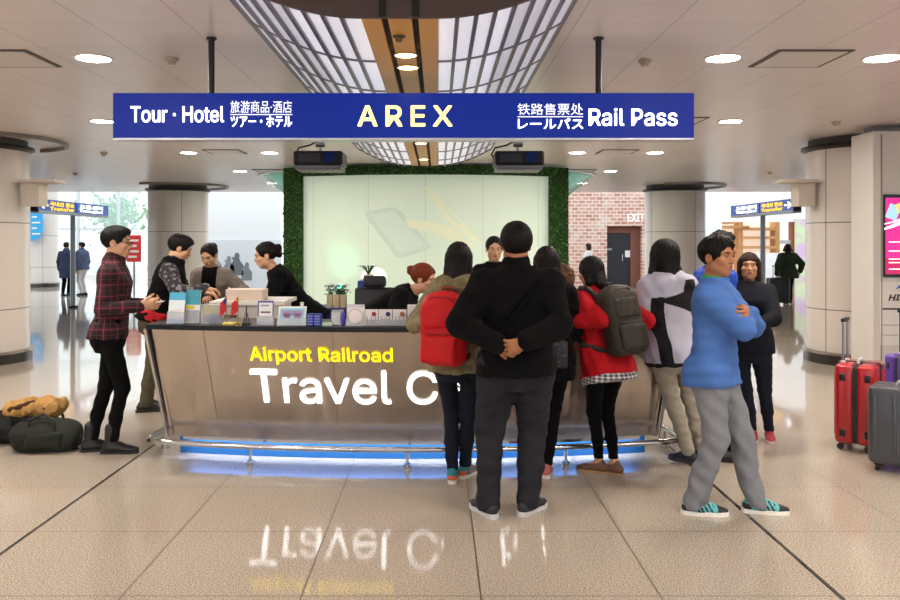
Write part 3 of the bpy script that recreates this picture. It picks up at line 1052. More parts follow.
cw = mat('counter_white', '#ffffff', .4, emit='#ffffff', es=.7)
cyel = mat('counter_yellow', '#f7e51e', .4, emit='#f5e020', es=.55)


def cx(px, z):
    Y = 5.7
    for _ in range(4):
        d = (px - CX) / F * Y
        Y = front(d, z).y
    return (px - CX) / F * Y


text_mesh('lettering', 'Airport Railroad', cyel, ct, (cx(253.5, .8), cx(393, .8), .742, .866), lambda u, v, w_: front(u, v, w_ + .001), .012, .009)
text_mesh('lettering', 'Travel Center', cw, ct, (cx(254, .6), cx(254, .6) + 2.15, .447, .695), lambda u, v, w_: front(u, v, w_ + .001), .012, .011)
# chrome foot rail
rail = []
RZ = .13
for u in frange(-2.08, 1.70, 30):
    rail.append((u, 5.71 + .065 * (u - CXc) ** 2, RZ))
L0, R0 = rail[0], rail[-1]
lc = [(-2.16, L0[1] + .06, RZ), (-2.18, L0[1] + .16, RZ), (-2.15, L0[1] + .5, RZ), (-2.08, L0[1] + .8, RZ)]
rc = [(1.79, R0[1] + .05, RZ), (1.82, R0[1] + .14, RZ), (1.80, R0[1] + .5, RZ), (1.72, R0[1] + .8, RZ)]
fr_ = thing('foot_rail', 'chrome foot rail on short posts along the counter base', 'foot rail', (CXc, 5.71, 0))
MB().tube(list(reversed(lc)) + rail + rc, .021, 12).build('rail_tube', chrome, fr_, True)
for u in (-2.15 + .02, -1.355, -.216, .92, 1.77):
    yy = 5.71 + .065 * (u - CXc) ** 2 + (.32 if abs(u - CXc) > 1.8 else 0)
    MB().cyl((u, yy, 0), (u, yy, RZ), .011).cyl((u, yy, 0), (u, yy, .02), .032).cyl((u, yy, .02), (u, yy, .035), .022).build('rail_post', chrome, fr_, True)

# ---- cream service desk behind the counter
p0 = at(233, 297, 6.55)
sd_ = thing('service_desk', 'cream raised service desk behind the counter under the bending staff', 'desk', (-1.5, 6.75, 0))
cream = mat('cream_laminate', '#e4ddd6', .45)
MB().b2((-1.80, 6.5, 0), (-1.28, 7.0, 1.10)).build('desk_body', cream, sd_)
MB().b2((-1.84, 6.46, 1.10), (-1.24, 7.05, 1.13)).build('desk_top', mat('desk_top', '#efe9e2', .4), sd_)

# ---- blue back unit with planters
bu = thing('back_unit', 'deep blue low cabinet against which the white planters stand', 'cabinet', (-.78, 8.2, 0))
bl = mat('unit_blue', '#17418f', .4)
MB().b2((-1.3, 8.0, 0), (-.62, 8.5, .93)).build('cabinet_body', bl, bu)
MB().b2((-.80, 7.98, .93), (-.60, 8.5, 1.22)).build('side_block', bl, bu)
MB().b2((-1.32, 7.96, .925), (-.81, 8.5, .95)).build('cabinet_top', bl, bu)
planter0 = None
ivory = mat('planter_ivory', '#e6d3a8', .5)
leaf = mat('plant_leaf', '#2e6b34', .6)
flw = mat('plant_flower', '#dfe6ee', .6)
for i, (px, lab) in enumerate(((330, 'ivory planter of small white flowers, left one behind counter'), (337, 'ivory planter of small white flowers, middle one behind counter'), (343.5, 'ivory planter of small white flowers, right one beside blue block'))):
    p = at(px, 305, 8.1)
    if planter0 is None:
        planter0 = thing('flower_planter', lab, 'planter', (p.x, 8.1, .95), 0, 'planters on the blue unit')
        MB().box((0, 0, .065), (.058, .09, .13), None, .006).build('pot', ivory, planter0, world=False)
        b = MB()
        for _ in range(70):
            q = Vector((rng.gauss(0, .025), rng.gauss(0, .025), .15 + rng.uniform(-.02, .075)))
            e = Euler((rng.uniform(0, 6), rng.uniform(0, 6), 0)).to_matrix()
            s = .014
            b.bm.faces.new([b.bm.verts.new(q + e @ Vector(k_)) for k_ in ((-s, 0, 0), (0, -s * .6, 0), (s, 0, 0), (0, s * .6, 0))])
        b.build('leaves', leaf, planter0, world=False)
        b = MB()
        for _ in range(16):
            b.ball((rng.gauss(0, .025), rng.gauss(0, .025), .19 + rng.uniform(-.02, .04)), .009, 8)
        b.build('flowers', flw, planter0, world=False)
    else:
        dup(planter0, (p.x, 8.1, .95), 0, lab)
# fern on the block
fe = thing('potted_fern', 'small green fern on the blue block beside the office chair', 'plant', (-.71, 8.2, 1.22))
MB().cyl((-.71, 8.2, 1.22), (-.71, 8.2, 1.28), .045, .055).build('pot', ivory, fe, True)
b = MB()
for i in range(26):
    a = rng.uniform(0, 6.28)
    ln_ = rng.uniform(.08, .15)
    d = Vector((math.cos(a), math.sin(a), 0))
    pts = [Vector((-.71, 8.2, 1.27)) + d * ln_ * t_ + Vector((0, 0, .10 * math.sin(t_ * 2.0))) for t_ in (0, .35, .7, 1)]
    s = Vector((-d.y, d.x, 0)) * .008
    for q in range(3):
        b.bm.faces.new([b.bm.verts.new(pts[q] - s), b.bm.verts.new(pts[q] + s), b.bm.verts.new(pts[q + 1] + s * .6), b.bm.verts.new(pts[q + 1] - s * .6)])
b.build('fronds', leaf, fe)
# green uplight
gp = at(340, 288, 13.75)
gl = thing('green_uplight', 'green glowing spotlight on a stand shining up the white wall', 'lamp', (gp.x, gp.y, 0))
MB().cyl((gp.x, gp.y, 0), (gp.x, gp.y, .03), .16).cyl((gp.x, gp.y, .03), (gp.x, gp.y, gp.z - .1), .02).build('stand', black, gl, True)
MB().cyl((gp.x, gp.y, gp.z - .12), (gp.x, gp.y, gp.z), .06, .07).build('lamp_body', black, gl, True)
MB().ball((gp.x, gp.y, gp.z + .02), .05).build('bulb', mat('green_bulb', '#30ff90', .4, emit='#58ffac', es=6), gl, True)
spd = bpy.data.lights.new('green_beam', 'SPOT')
spd.energy = 7
spd.color = (.10, 1, .40)
spd.spot_size = R(56)
spd.spot_blend = 1.0
spd.shadow_soft_size = .05
spo = bpy.data.objects.new('green_beam', spd)
C.objects.link(spo)
spo.parent = gl
spo.location = (0, 0, gp.z + .1)
spo.rotation_euler = (R(180 - 62), 0, 0)
# white globe lamp
wl = thing('globe_lamp', 'white dome lamp glowing behind the black office chair', 'lamp', (-.62, 8.8, 0))
p = at(374, 272, 8.8)
MB().ball((p.x, 8.8, p.z - .06), (.14, .14, .12), 24).build('shade', mat('lamp_white', '#fffdf4', .4, emit='#fff6e0', es=.8), wl, True)
MB().cyl((p.x, 8.8, 0), (p.x, 8.8, p.z - .15), .02).cyl((p.x, 8.8, 0), (p.x, 8.8, .02), .14).build('stand', steel_pole, wl, True)
# office chair
oc = thing('office_chair', 'black padded office chair behind the bending red haired clerk', 'chair', (-.60, 7.45, 0))
cx_, cy_ = -.60, 7.45
MB().box((cx_, cy_ + .16, .95), (.38, .07, .46), (R(-6), 0, 0), .03, 4).build('backrest', mat('chair_black', '#17171a', .5), oc, True)
MB().box((cx_, cy_ + .15, 1.235), (.22, .07, .11), (R(-6), 0, 0), .03, 4).build('headrest', mat('chair_black', '#17171a', .5), oc, True)
MB().box((cx_, cy_ - .08, .5), (.46, .46, .08), None, .03, 4).build('seat', mat('chair_black', '#17171a', .5), oc, True)
MB().cyl((cx_, cy_ - .05, .08), (cx_, cy_ - .05, .47), .03).build('column', dark, oc, True)
MB().tube([(cx_, cy_, .46), (cx_, cy_ + .2, .5), (cx_, cy_ + .22, .8)], .02).build('back_bar', dark, oc, True)
for i in range(5):
    a = R(72 * i + 20)
    lg = MB().tube([(cx_, cy_ - .05, .1), (cx_ + .27 * math.cos(a), cy_ - .05 + .27 * math.sin(a), .06)], .018, 8).build('leg', dark, oc, True)
    MB().cyl((cx_ + .27 * math.cos(a) - .012, cy_ - .05 + .27 * math.sin(a), .03), (cx_ + .27 * math.cos(a) + .012, cy_ - .05 + .27 * math.sin(a), .03), .03).build('castor', black, lg, True)

# ---- things on the counter top
TZ = ZT0 + .034


def ctop(px, back=.12):
    """point on the worktop seen at px, back metres behind its front edge"""
    Y = 5.7
    for _ in range(4):
        X_ = (px - CX) / F * Y
        Y = 5.53 + .06 * (X_ - CXc) ** 2 + back
    return Vector((X_, Y, TZ))


acr = mat('clear_acrylic', '#dfe4ea', .05, alpha=.35, spec=.6)
paper = mat('paper_white', '#f0eef0', .6)


def leaflet(px, wpx, hpx, tilt, label, cols, back=.1, name='leaflet_holder', rz=0.0, group=None):
    """upright leaflet in a clear holder; cols = [(z0,z1,colour)] bands as fractions of its face"""
    p = ctop(px, back)
    k_ = p.y / F
    w_, h_ = wpx * k_, hpx * k_
    t = thing(name, label, 'leaflet holder', p, rz, group)
    rm = Euler((R(-tilt), 0, 0)).to_matrix()
    b = MB().box(rm @ Vector((0, 0, h_ / 2)) + Vector((0, 0, .004)), (w_, .006, h_), rm)
    sheet = b.build('leaflet', paper, t, world=False)
    for i, (z0, z1, x0, x1, col) in enumerate(cols):
        c_ = rm @ Vector(((x0 + x1 - 1) / 2 * w_, -.0045, (z0 + z1) / 2 * h_)) + Vector((0, 0, .004))
        MB().box(c_, ((x1 - x0) * w_, .002, (z1 - z0) * h_), rm).build('printed_panel', mat('print_' + col[1:], col, .5), sheet, world=False)
    MB().box((0, .035, .003), (w_ + .006, .08, .006)).build('holder_base', acr, t, world=False)
    MB().box(rm @ Vector((0, -.012, h_ * .2)), (w_ + .006, .003, h_ * .38), rm).build('holder_front', acr, t, world=False)
    MB().box((0, .06, h_ * .35), (w_ * .5, .003, h_ * .72), (R(18), 0, 0)).build('holder_strut', acr, t, world=False)
    return t


leaflet(175.5, 17, 31, 10, 'pale blue leaflet with two faces in a tilted stand at left end of counter', [(.75, 1, 0, 1, '#4fb4dc'), (.45, .75, 0, 1, '#e4f2f8'), (0, .16, 0, 1, '#2f8fd0'), (.3, .38, .15, .3, '#3a5560'), (.3, .38, .6, .78, '#8a4a5a')], .06, rz=R(-10))
leaflet(192, 15, 33, 8, 'teal brochure with yellow stripe beside the pale blue leaflet', [(.55, 1, 0, 1, '#3b9fb5'), (.42, .52, 0, .6, '#e3d23c'), (.05, .38, .05, .9, '#20356e'), (.12, .3, .2, .5, '#e8d868')], .12, rz=R(-10))


def boxy(name, px, wpx, hpx, dep, label, cat, m, back=.1, rz=0, bev=.004):
    p = ctop(px, back)
    k_ = p.y / F
    t = thing(name, label, cat, p, rz)
    MB().b2((-wpx * k_ / 2, 0, 0), (wpx * k_ / 2, dep, hpx * k_), bev).build('body', m, t, world=False)
    return t, wpx * k_, hpx * k_


t, w_, h_ = boxy('acrylic_card_box', 210.5, 20, 20, .10, 'clear acrylic box with yellow and blue cards left of the flags', 'box', acr, .1)
MB().box((-.02, .05, h_ * .65), (w_ * .6, .004, h_ * .5)).build('yellow_card', mat('card_yellow', '#c9bd62', .5), t, world=False)
MB().box((.02, .03, h_ * .25), (w_ * .55, .02, h_ * .45)).build('blue_card', mat('card_blue', '#27408f', .5), t, world=False)
# flags
redf = mat('flag_red', '#c8242c', .6)
for px, lab, canton in ((226.5, 'small red table flag with blue corner on the counter', True), (238, 'small plain red table flag next to the flag with blue corner', False)):
    p = ctop(px, .12)
    t = thing('table_flag', lab, 'flag', p, 0)
    MB().cyl((0, 0, 0), (0, 0, .012), .028, .022).build('flag_base', mat('brass2', '#a8812f', .3, .8), t, True, world=False)
    MB().cyl((0, 0, 0), (0, 0, .20), .003, seg=8).build('flag_pole', mat('brass2', '#a8812f', .3, .8), t, True, world=False)
    MB().slab(lambda u, v: Vector((-u * .045 - .002 - .012 * v * 0, .012 * math.sin(u * 3 + v * 2), .195 - v * .10 - u * .045)), frange(0, 1, 8), frange(0, 1, 6), (0, .002, 0)).build('flag_cloth', redf, t, True, world=False)
    if canton:
        MB().slab(lambda u, v: Vector((-u * .045 - .002, .012 * math.sin(u * 3 + v * 2) - .002, .195 - v * .10 - u * .045)), frange(0, .55, 5), frange(0, .42, 4), (0, .001, 0)).build('flag_canton', mat('flag_blue', '#1f2f86', .6), t, world=False)
    else:
        MB().box((-.012, -.004, .17), (.012, .002, .012), (0, .6, 0)).build('flag_star', mat('flag_yellow', '#f0d030', .6), t, world=False)
# black pen stand
p = ctop(246.5, .07)
t = thing('pen_stand', 'thin black wire stand holding a pen on the counter', 'stand', p)
MB().box((0, 0, .008), (.06, .05, .016), None, .004).build('stand_base', black, t, world=False)
MB().cyl((0, 0, .01), (.0, .0, .135), .004, seg=8).build('stand_rod', black, t, world=False)
MB().tube([(-.02, 0, .016), (-.004, 0, .12), (.02, 0, .016)], .004, 8).build('stand_frame', black, t, world=False)
# purple-bordered notice
t = leaflet(265.5, 16, 24, 6, 'white notice with purple border in an upright frame', [(0, 1, 0, .07, '#4c49a0'), (0, 1, .93, 1, '#4c49a0'), (0, .12, .07, .93, '#4c49a0'), (.93, 1, .07, .93, '#4c49a0'), (.78, .84, .2, .7, '#9a98c4'), (.5, .56, .2, .8, '#44434c'), (.26, .34, .25, .75, '#33323c')], .06, 'notice_frame')
# cartoon-free picture frame
t = leaflet(291.5, 28, 20, 24, 'white tilted frame with pink flowers on a pale blue picture', [(.1, .9, .06, .94, '#8fd6ea'), (.5, .8, .12, .88, '#c9b4e4'), (.3, .62, .2, .42, '#e58cc0'), (.3, .62, .58, .82, '#e58cc0'), (.36, .5, .26, .34, '#f4e1ef'), (.36, .5, .66, .74, '#f4e1ef')], .05, 'picture_frame')
# blue card stacks
for i, (px, lab) in enumerate(((310, 'stack of blue cards in a small rack, left stack'), (317, 'stack of blue cards in a small rack, right stack'))):
    t, w_, h_ = boxy('card_rack', px, 7, 12, .05, lab, 'card rack', mat('card_blue2', '#2438a0', .4), .07, R(-8))
    for q in range(4):
        MB().box((0, -.002, h_ * (.15 + .22 * q)), (w_ * .8, .002, h_ * .08)).build('card_line', mat('card_pale', '#98a4dc', .5), t, world=False)
# small bottle
p = ctop(302, .28)
t = thing('hand_gel_bottle', 'small clear bottle with white cap behind the picture frame', 'bottle', p)
MB().lathe([(0, 0), (.025, 0), (.027, .06), (.024, .1), (.01, .115), (.01, .13)], seg=20).build('bottle', mat('gel', '#e7d9cf', .2), t, True, world=False)
MB().lathe([(.013, .125), (.013, .15), (0, .152)], seg=16).build('cap', white, t, True, world=False)
# right side group
t, w_, h_ = boxy('clear_card_box', 337, 12, 15, .07, 'clear box of white cards left of the purple disc', 'box', acr, .1)
MB().b2((-w_ * .4, .01, .005), (w_ * .4, .05, h_ * .8)).build('cards', paper, t, world=False)
p = ctop(343, .05)
t = thing('purple_disc', 'purple oval card leaning against the clear card box', 'card', p, R(20))
MB().ball((0, 0, .055), (.02, .012, .055), 20).build('disc', mat('disc_purple', '#4b3cae', .4), t, True, world=False)
t = leaflet(355.5, 18, 21, 8, 'white leaflet with large pale circle beside the purple oval', [(.86, 1, 0, 1, '#d8d6dc')], .07, 'leaflet_holder')
b = MB()
b.cyl((0, -.0135, .07), (0, -.010, .07), .052, seg=32)
b.build('printed_circle', mat('print_circle', '#cfc3c6', .5), t, True, world=False)
MB().cyl((0, -.0155, .07), (0, -.013, .07), .046, seg=32).build('printed_circle', mat('print_circle_in', '#f3edf0', .5), t, True, world=False)
for px, col, lab in ((371.5, '#a81c30', 'white brochure with dark red flower emblem in a clear rack'), (385.5, '#1d2a6e', 'white brochure with navy flower emblem in a clear rack'), (399.5, '#a0522d', 'white brochure with brown flower emblem in a clear rack')):
    t = leaflet(px, 13.4, 16, 8, lab, [(0, .05, 0, 1, '#b9b4bd')], .09, 'brochure_rack')
    k_ = ctop(px, .09).y / F
    b = MB()
    for q in range(6):
        a = q * math.pi / 3
        b.ball((.018 + .009 * math.cos(a), -.008 + .012 * 0, 12 * k_ + .009 * math.sin(a)), (.008, .002, .008), 10)
    b.build('flower_emblem', mat('emblem_' + col[1:], col, .5), t, True, world=False)
    for sx in (-.028, .0, .028):
        MB().box((sx, -.016, .035), (.004, .004, .07)).build('rack_bar', mat('rack_bar', '#8f8a98', .3, .3), t, world=False)
t, w_, h_ = boxy('white_card_box', 412, 9, 21, .05, 'white upright box at the right end of the brochures', 'box', paper, .09)
t, w_, h_ = boxy('paper_stack', 228, 12, 2.2, .10, 'low stack of yellow and white papers in front of the flags', 'papers', mat('paper_yellow', '#d8c25a', .6), .03)
t, w_, h_ = boxy('paper_tray', 327, 10, 3, .10, 'small pale green paper tray beside the blue cards', 'tray', mat('tray_green', '#bcd4c2', .5), .05)
# red and white packages on the service desk
t = thing('document_box', 'cream open document box in front of the woman in cardigan', 'box', (-1.86, 6.62, 0))
t.location = (-1.58, 6.62, 1.13)
MB().b2((-.15, -.08, 0), (.15, .14, .09), .004).build('box_body', mat('box_cream', '#d8c4b4', .6), t, world=False)
t = thing('desk_papers', 'white papers lying on the cream service desk', 'papers', (-1.36, 6.75, 1.13))
MB().box((0, 0, .006), (.16, .2, .012), (0, 0, .2)).build('sheets', paper, t, world=False)

# ================================================================== info pillar at the right
kx0, kx1, ky = at(873, 0, 9.4).x, at(935, 0, 9.4).x, 9.4
kp = thing('info_kiosk', 'white information pillar with pink screen in front of the right pillar', 'kiosk', ((kx0 + kx1) / 2, ky + .3, 0))
km = mat('kiosk_white', '#d6cfca', .35)
MB().b2((kx0, ky, 0), (kx1, ky + .5, at(0, 131, 9.4).z), .01).build('kiosk_body', km, kp)
MB().b2((kx0 + .09, ky - .012, .1), (kx0 + .102, ky, at(0, 134, 9.4).z)).build('seam', mat('seam', '#8f8883', .5), kp)
sxa, sxb = at(884, 0, ky).x, at(928, 0, ky).x
MB().b2((sxa - .012, ky - .03, at(0, 277, ky).z), (sxb + .012, ky, at(0, 194.5, ky).z)).build('screen_bezel', black_gloss, kp)
pk = mat('screen_pink', '#e0218a', .2, emit='#e6249a', es=.42)
scn = MB().b2((sxa, ky - .036, at(0, 274, ky).z), (sxb, ky - .03, at(0, 198, ky).z)).build('screen', pk, kp)
MB().b2((sxa, ky - .037, at(0, 274, ky).z), (sxb, ky - .036, at(0, 258, ky).z)).build('screen_band', mat('screen_red', '#c01060', .2, emit='#c81464', es=.4), scn)
wht = mat('screen_white', '#ffffff', .3, emit='#ffffff', es=.4)
b = MB()
for py, xa_, xb_ in ((242, 887, 920), (251, 887, 915), (259, 887, 918), (262.5, 887, 912), (269, 887, 922)):
    p0, p1 = at(xa_, py - .6, ky), at(xb_, py + .6, ky)
    MB().b2((p0.x, ky - .04, p1.z), (p1.x, ky - .036, p0.z)).build('screen_text_line', wht, scn)
MB().tube([at(884.5, 229, ky - .037), at(893, 226, ky - .037), at(903, 222, ky - .037), at(915, 219, ky - .037)], [.012, .02, .022, .01], 8).build('screen_script', wht, scn, True)
MB().tube([at(884.5, 224, ky - .037), at(895, 221.5, ky - .037), at(905, 217.5, ky - .037)], [.006, .012, .006], 8).build('screen_script', wht, scn, True)
MB().box(at(893, 212, ky - .04), (.13, .006, .17), (0, .35, 0)).build('screen_card', mat('screen_cyan', '#a9dcec', .3, emit='#b0e4f4', es=.4), scn)
MB().box(at(900, 208, ky - .044), (.08, .006, .11), (0, -.3, 0)).build('screen_card', mat('screen_yellow', '#f0d87a', .3, emit='#f0d87a', es=.4), scn)
lgx0, lgx1 = at(888, 0, ky).x, at(907, 0, ky).x
MB().b2((at(880.5, 0, ky).x, ky - .01, at(0, 345, ky).z), (sxb + .05, ky, at(0, 282, ky).z)).build('logo_plate', mat('plate_white', '#e6e1dd', .35), kp)
text_mesh('lettering', 'HIS', mat('logo_black', '#26242a', .4), kp, (at(888, 0, ky).x, at(904, 0, ky).x, at(0, 300.5, ky).z, at(0, 294.5, ky).z), lambda u, v, w_: (u + (v - at(0, 300.5, ky).z) * .3, ky - .01 - w_, v), .006, .03)
text_mesh('lettering', 'GLOBAL AIRLINE', mat('logo_black', '#26242a', .4), kp, (at(881.5, 0, ky).x, at(907, 0, ky).x, at(0, 310, ky).z, at(0, 307.8, ky).z), lambda u, v, w_: (u, ky - .01 - w_, v), .004, .01) if False else None
MB().b2((at(882, 0, ky).x, ky - .014, at(0, 309.6, ky).z), (at(912, 0, ky).x, ky - .01, at(0, 308, ky).z)).build('small_print', mat('logo_black', '#26242a', .4), kp)
MB().tube([at(896, 289, ky - .012), at(900, 286.5, ky - .012), at(906, 285.5, ky - .012)], [.004, .016, .02], 8).build('logo_swoosh', mat('logo_blue', '#1f63c8', .4), kp, True)
MB().tube([at(902, 289.5, ky - .012), at(908, 288, ky - .012)], [.012, .012], 8).build('logo_swoosh', mat('logo_red', '#d23c2c', .4), kp, True)
for py in (325, 335):
    MB().b2((at(880.5, 0, ky).x, ky - .013, at(0, py + .3, ky).z), (sxb + .05, ky - .01, at(0, py - .3, ky).z)).build('plate_groove', mat('seam', '#8f8883'), kp)
MB().b2((at(864, 0, 10.05).x - .02, 10.13, at(0, 341, 10.1).z), (at(864, 0, 10.05).x + .03, 10.2, at(0, 333, 10.1).z)).build('outlet', mat('outlet', '#8c7a52', .4), kp) if False else None
# ================================================================== soft-shape modelling: rounded volumes blended, then skinned
class Field:
    def __init__(self):
        self.pr = []
        self.post = []
        self.frame = None

    def use(self, o=None, M=None, s=1.0):
        """following prims are given in a local frame (origin o, axes = columns of M, scale s)"""
        self.frame = None if o is None else (np.array(o, float), np.array(M, float), s)
        return self

    def _add(self, f, lo, hi, k, op):
        lo, hi = np.array(lo, float), np.array(hi, float)
        fr = self.frame
        if fr is not None:
            o, M, s = fr
            c, h = (lo + hi) / 2, (hi - lo) / 2
            c2 = o + s * (M @ c)
            h2 = s * (np.abs(M) @ h)
            lo, hi = c2 - h2, c2 + h2

            def g(X, Y, Z, f=f):
                X, Y, Z = X - o[0], Y - o[1], Z - o[2]
                x = (X * M[0, 0] + Y * M[1, 0] + Z * M[2, 0]) / s
                y = (X * M[0, 1] + Y * M[1, 1] + Z * M[2, 1]) / s
                z = (X * M[0, 2] + Y * M[1, 2] + Z * M[2, 2]) / s
                return f(x, y, z) * s
            k = k * s
        else:
            g = f
        self.pr.append((g, lo, hi, k, op))
        return self

    def cone(self, a, b, ra, rb=None, k=.02, op='u', flat=None):
        a, b = np.array(a, float), np.array(b, float)
        rb = ra if rb is None else rb
        ba = b - a
        L2 = max(1e-9, float(ba @ ba))
        if flat is not None:
            n, fs = np.array(flat[0], float), flat[1]
            n = n / np.linalg.norm(n)

        def f(X, Y, Z):
            x, y, z = X - a[0], Y - a[1], Z - a[2]
            h = np.clip((x * ba[0] + y * ba[1] + z * ba[2]) / L2, 0, 1)
            x, y, z = x - ba[0] * h, y - ba[1] * h, z - ba[2] * h
            if flat is not None:
                q = (x * n[0] + y * n[1] + z * n[2]) * (fs - 1)
                x, y, z = x + n[0] * q, y + n[1] * q, z + n[2] * q
            return np.sqrt(x * x + y * y + z * z) - (ra + (rb - ra) * h)
        m = max(ra, rb)
        return self._add(f, np.minimum(a, b) - m, np.maximum(a, b) + m, k, op)

    def chain(self, pts, rs, k=.02, op='u', flat=None):
        for i in range(len(pts) - 1):
            self.cone(pts[i], pts[i + 1], rs[i], rs[i + 1], k, op, flat)
        return self

    def ell(self, c, r, k=.02, op='u'):
        c = np.array(c, float)
        r = np.array([r] * 3 if isinstance(r, (int, float)) else r, float)

        def f(X, Y, Z):
            x, y, z = (X - c[0]) / r[0], (Y - c[1]) / r[1], (Z - c[2]) / r[2]
            k0 = np.sqrt(x * x + y * y + z * z)
            x, y, z = x / r[0], y / r[1], z / r[2]
            k1 = np.sqrt(x * x + y * y + z * z) + 1e-9
            return k0 * (k0 - 1) / k1
        return self._add(f, c - r, c + r, k, op)

    def box(self, c, h, r=.02, k=.02, op='u'):
        """rounded box, half sizes h, rounding r"""
        c, h = np.array(c, float), np.array(h, float)

        def f(X, Y, Z):
            x, y, z = np.abs(X - c[0]) - h[0] + r, np.abs(Y - c[1]) - h[1] + r, np.abs(Z - c[2]) - h[2] + r
            o = np.sqrt(np.maximum(x, 0) ** 2 + np.maximum(y, 0) ** 2 + np.maximum(z, 0) ** 2)
            return o + np.minimum(np.maximum(x, np.maximum(y, z)), 0) - r
        return self._add(f, c - h, c + h, k, op)

    def loft(self, sec, k=.03, op='u', e=0.0, p=2.3):
        """stack of ellipses along local z: rows (z, half width, half depth, forward offset)"""
        sec = np.array(sec, float)
        zz, aa, bb, oo = sec.T

        def f(X, Y, Z):
            zc = np.clip(Z, zz[0], zz[-1])
            a = np.interp(zc, zz, aa) + e
            b = np.interp(zc, zz, bb) + e
            o = np.interp(zc, zz, oo)
            q = (np.abs(X / a) ** p + np.abs((Y - o) / b) ** p) ** (1 / p)
            d = (q - 1) * np.minimum(a, b)
            return np.maximum(d, np.maximum(zz[0] - e * .2 - Z, Z - zz[-1] - e * .5))
        m, mo = max(aa.max(), bb.max()) + e, np.abs(oo).max()
        return self._add(f, (-m, -m - mo, zz[0] - e), (m, m + mo, zz[-1] + e), k, op)

    def plane(self, pt, n):
        """keep only the side that n points to"""
        pt, n = np.array(pt, float), np.array(n, float)
        fr = self.frame
        if fr is not None:
            o, M, s = fr
            pt, n = o + s * (M @ pt), M @ n
        self.post.append(lambda V, X, Y, Z: np.maximum(V, -((X - pt[0]) * n[0] + (Y - pt[1]) * n[1] + (Z - pt[2]) * n[2])))
        return self

    def ripple(self, amp, freq, seed=0, squash=(1, 1, 1)):
        r_ = random.Random(seed)
        ks = [(np.array([r_.gauss(0, 1) * squash[q] for q in range(3)]) * freq * r_.uniform(.6, 1.6), r_.uniform(0, 6.28)) for _ in range(5)]

        def f(V, X, Y, Z):
            w = .6 * np.sin(X * freq * .5 + Z * freq * .3 + seed)
            n = 0
            for kv, ph in ks:
                n = n + np.sin(X * kv[0] + Y * kv[1] + Z * kv[2] + ph + w)
            return V + amp * n / 2.2
        self.post.append(f)
        return self

    def bounds(self):
        us = [q for q in self.pr if q[4] == 'u']
        return np.min([q[1] for q in us], 0) - .02, np.max([q[2] for q in us], 0) + .02

    def mesh(self, name, h=.012, fine=()):
        lo, hi = self.bounds()
        ax = []
        for d in range(3):
            iv = [(c[d] - r_, c[d] + r_, fh) for c, r_, fh in fine]
            v, out = lo[d], []
            while v < hi[d] + h:
                out.append(v)
                st = h
                for a, b, fh in iv:
                    if a - h <= v <= b:
                        st = min(st, fh)
                v += st
            ax.append(np.array(out))
        xs, ys, zs = ax
        V = np.full((len(xs), len(ys), len(zs)), .2, dtype=np.float32)
        for g, l, u, k, op in self.pr:
            m = k + .035
            i0, i1 = np.searchsorted(xs, l[0] - m), np.searchsorted(xs, u[0] + m)
            j0, j1 = np.searchsorted(ys, l[1] - m), np.searchsorted(ys, u[1] + m)
            k0, k1 = np.searchsorted(zs, l[2] - m), np.searchsorted(zs, u[2] + m)
            if i1 <= i0 or j1 <= j0 or k1 <= k0:
                continue
            d = g(xs[i0:i1, None, None], ys[None, j0:j1, None], zs[None, None, k0:k1])
            W = V[i0:i1, j0:j1, k0:k1]
            if op == 'u':
                hh = np.maximum(k - np.abs(W - d), 0) / max(k, 1e-6)
                W[...] = np.minimum(W, d) - hh * hh * k * .25
            else:
                d = -d
                hh = np.maximum(k - np.abs(W - d), 0) / max(k, 1e-6)
                W[...] = np.maximum(W, d) + hh * hh * k * .25
        X, Y, Z = xs[:, None, None], ys[None, :, None], zs[None, None, :]
        for f in self.post:
            V = f(V, X, Y, Z)
        V = V.astype(np.float32)
        V[0], V[-1], V[:, 0], V[:, -1], V[:, :, 0], V[:, :, -1] = .2, .2, .2, .2, .2, .2
        return skin(V, xs, ys, zs, name)


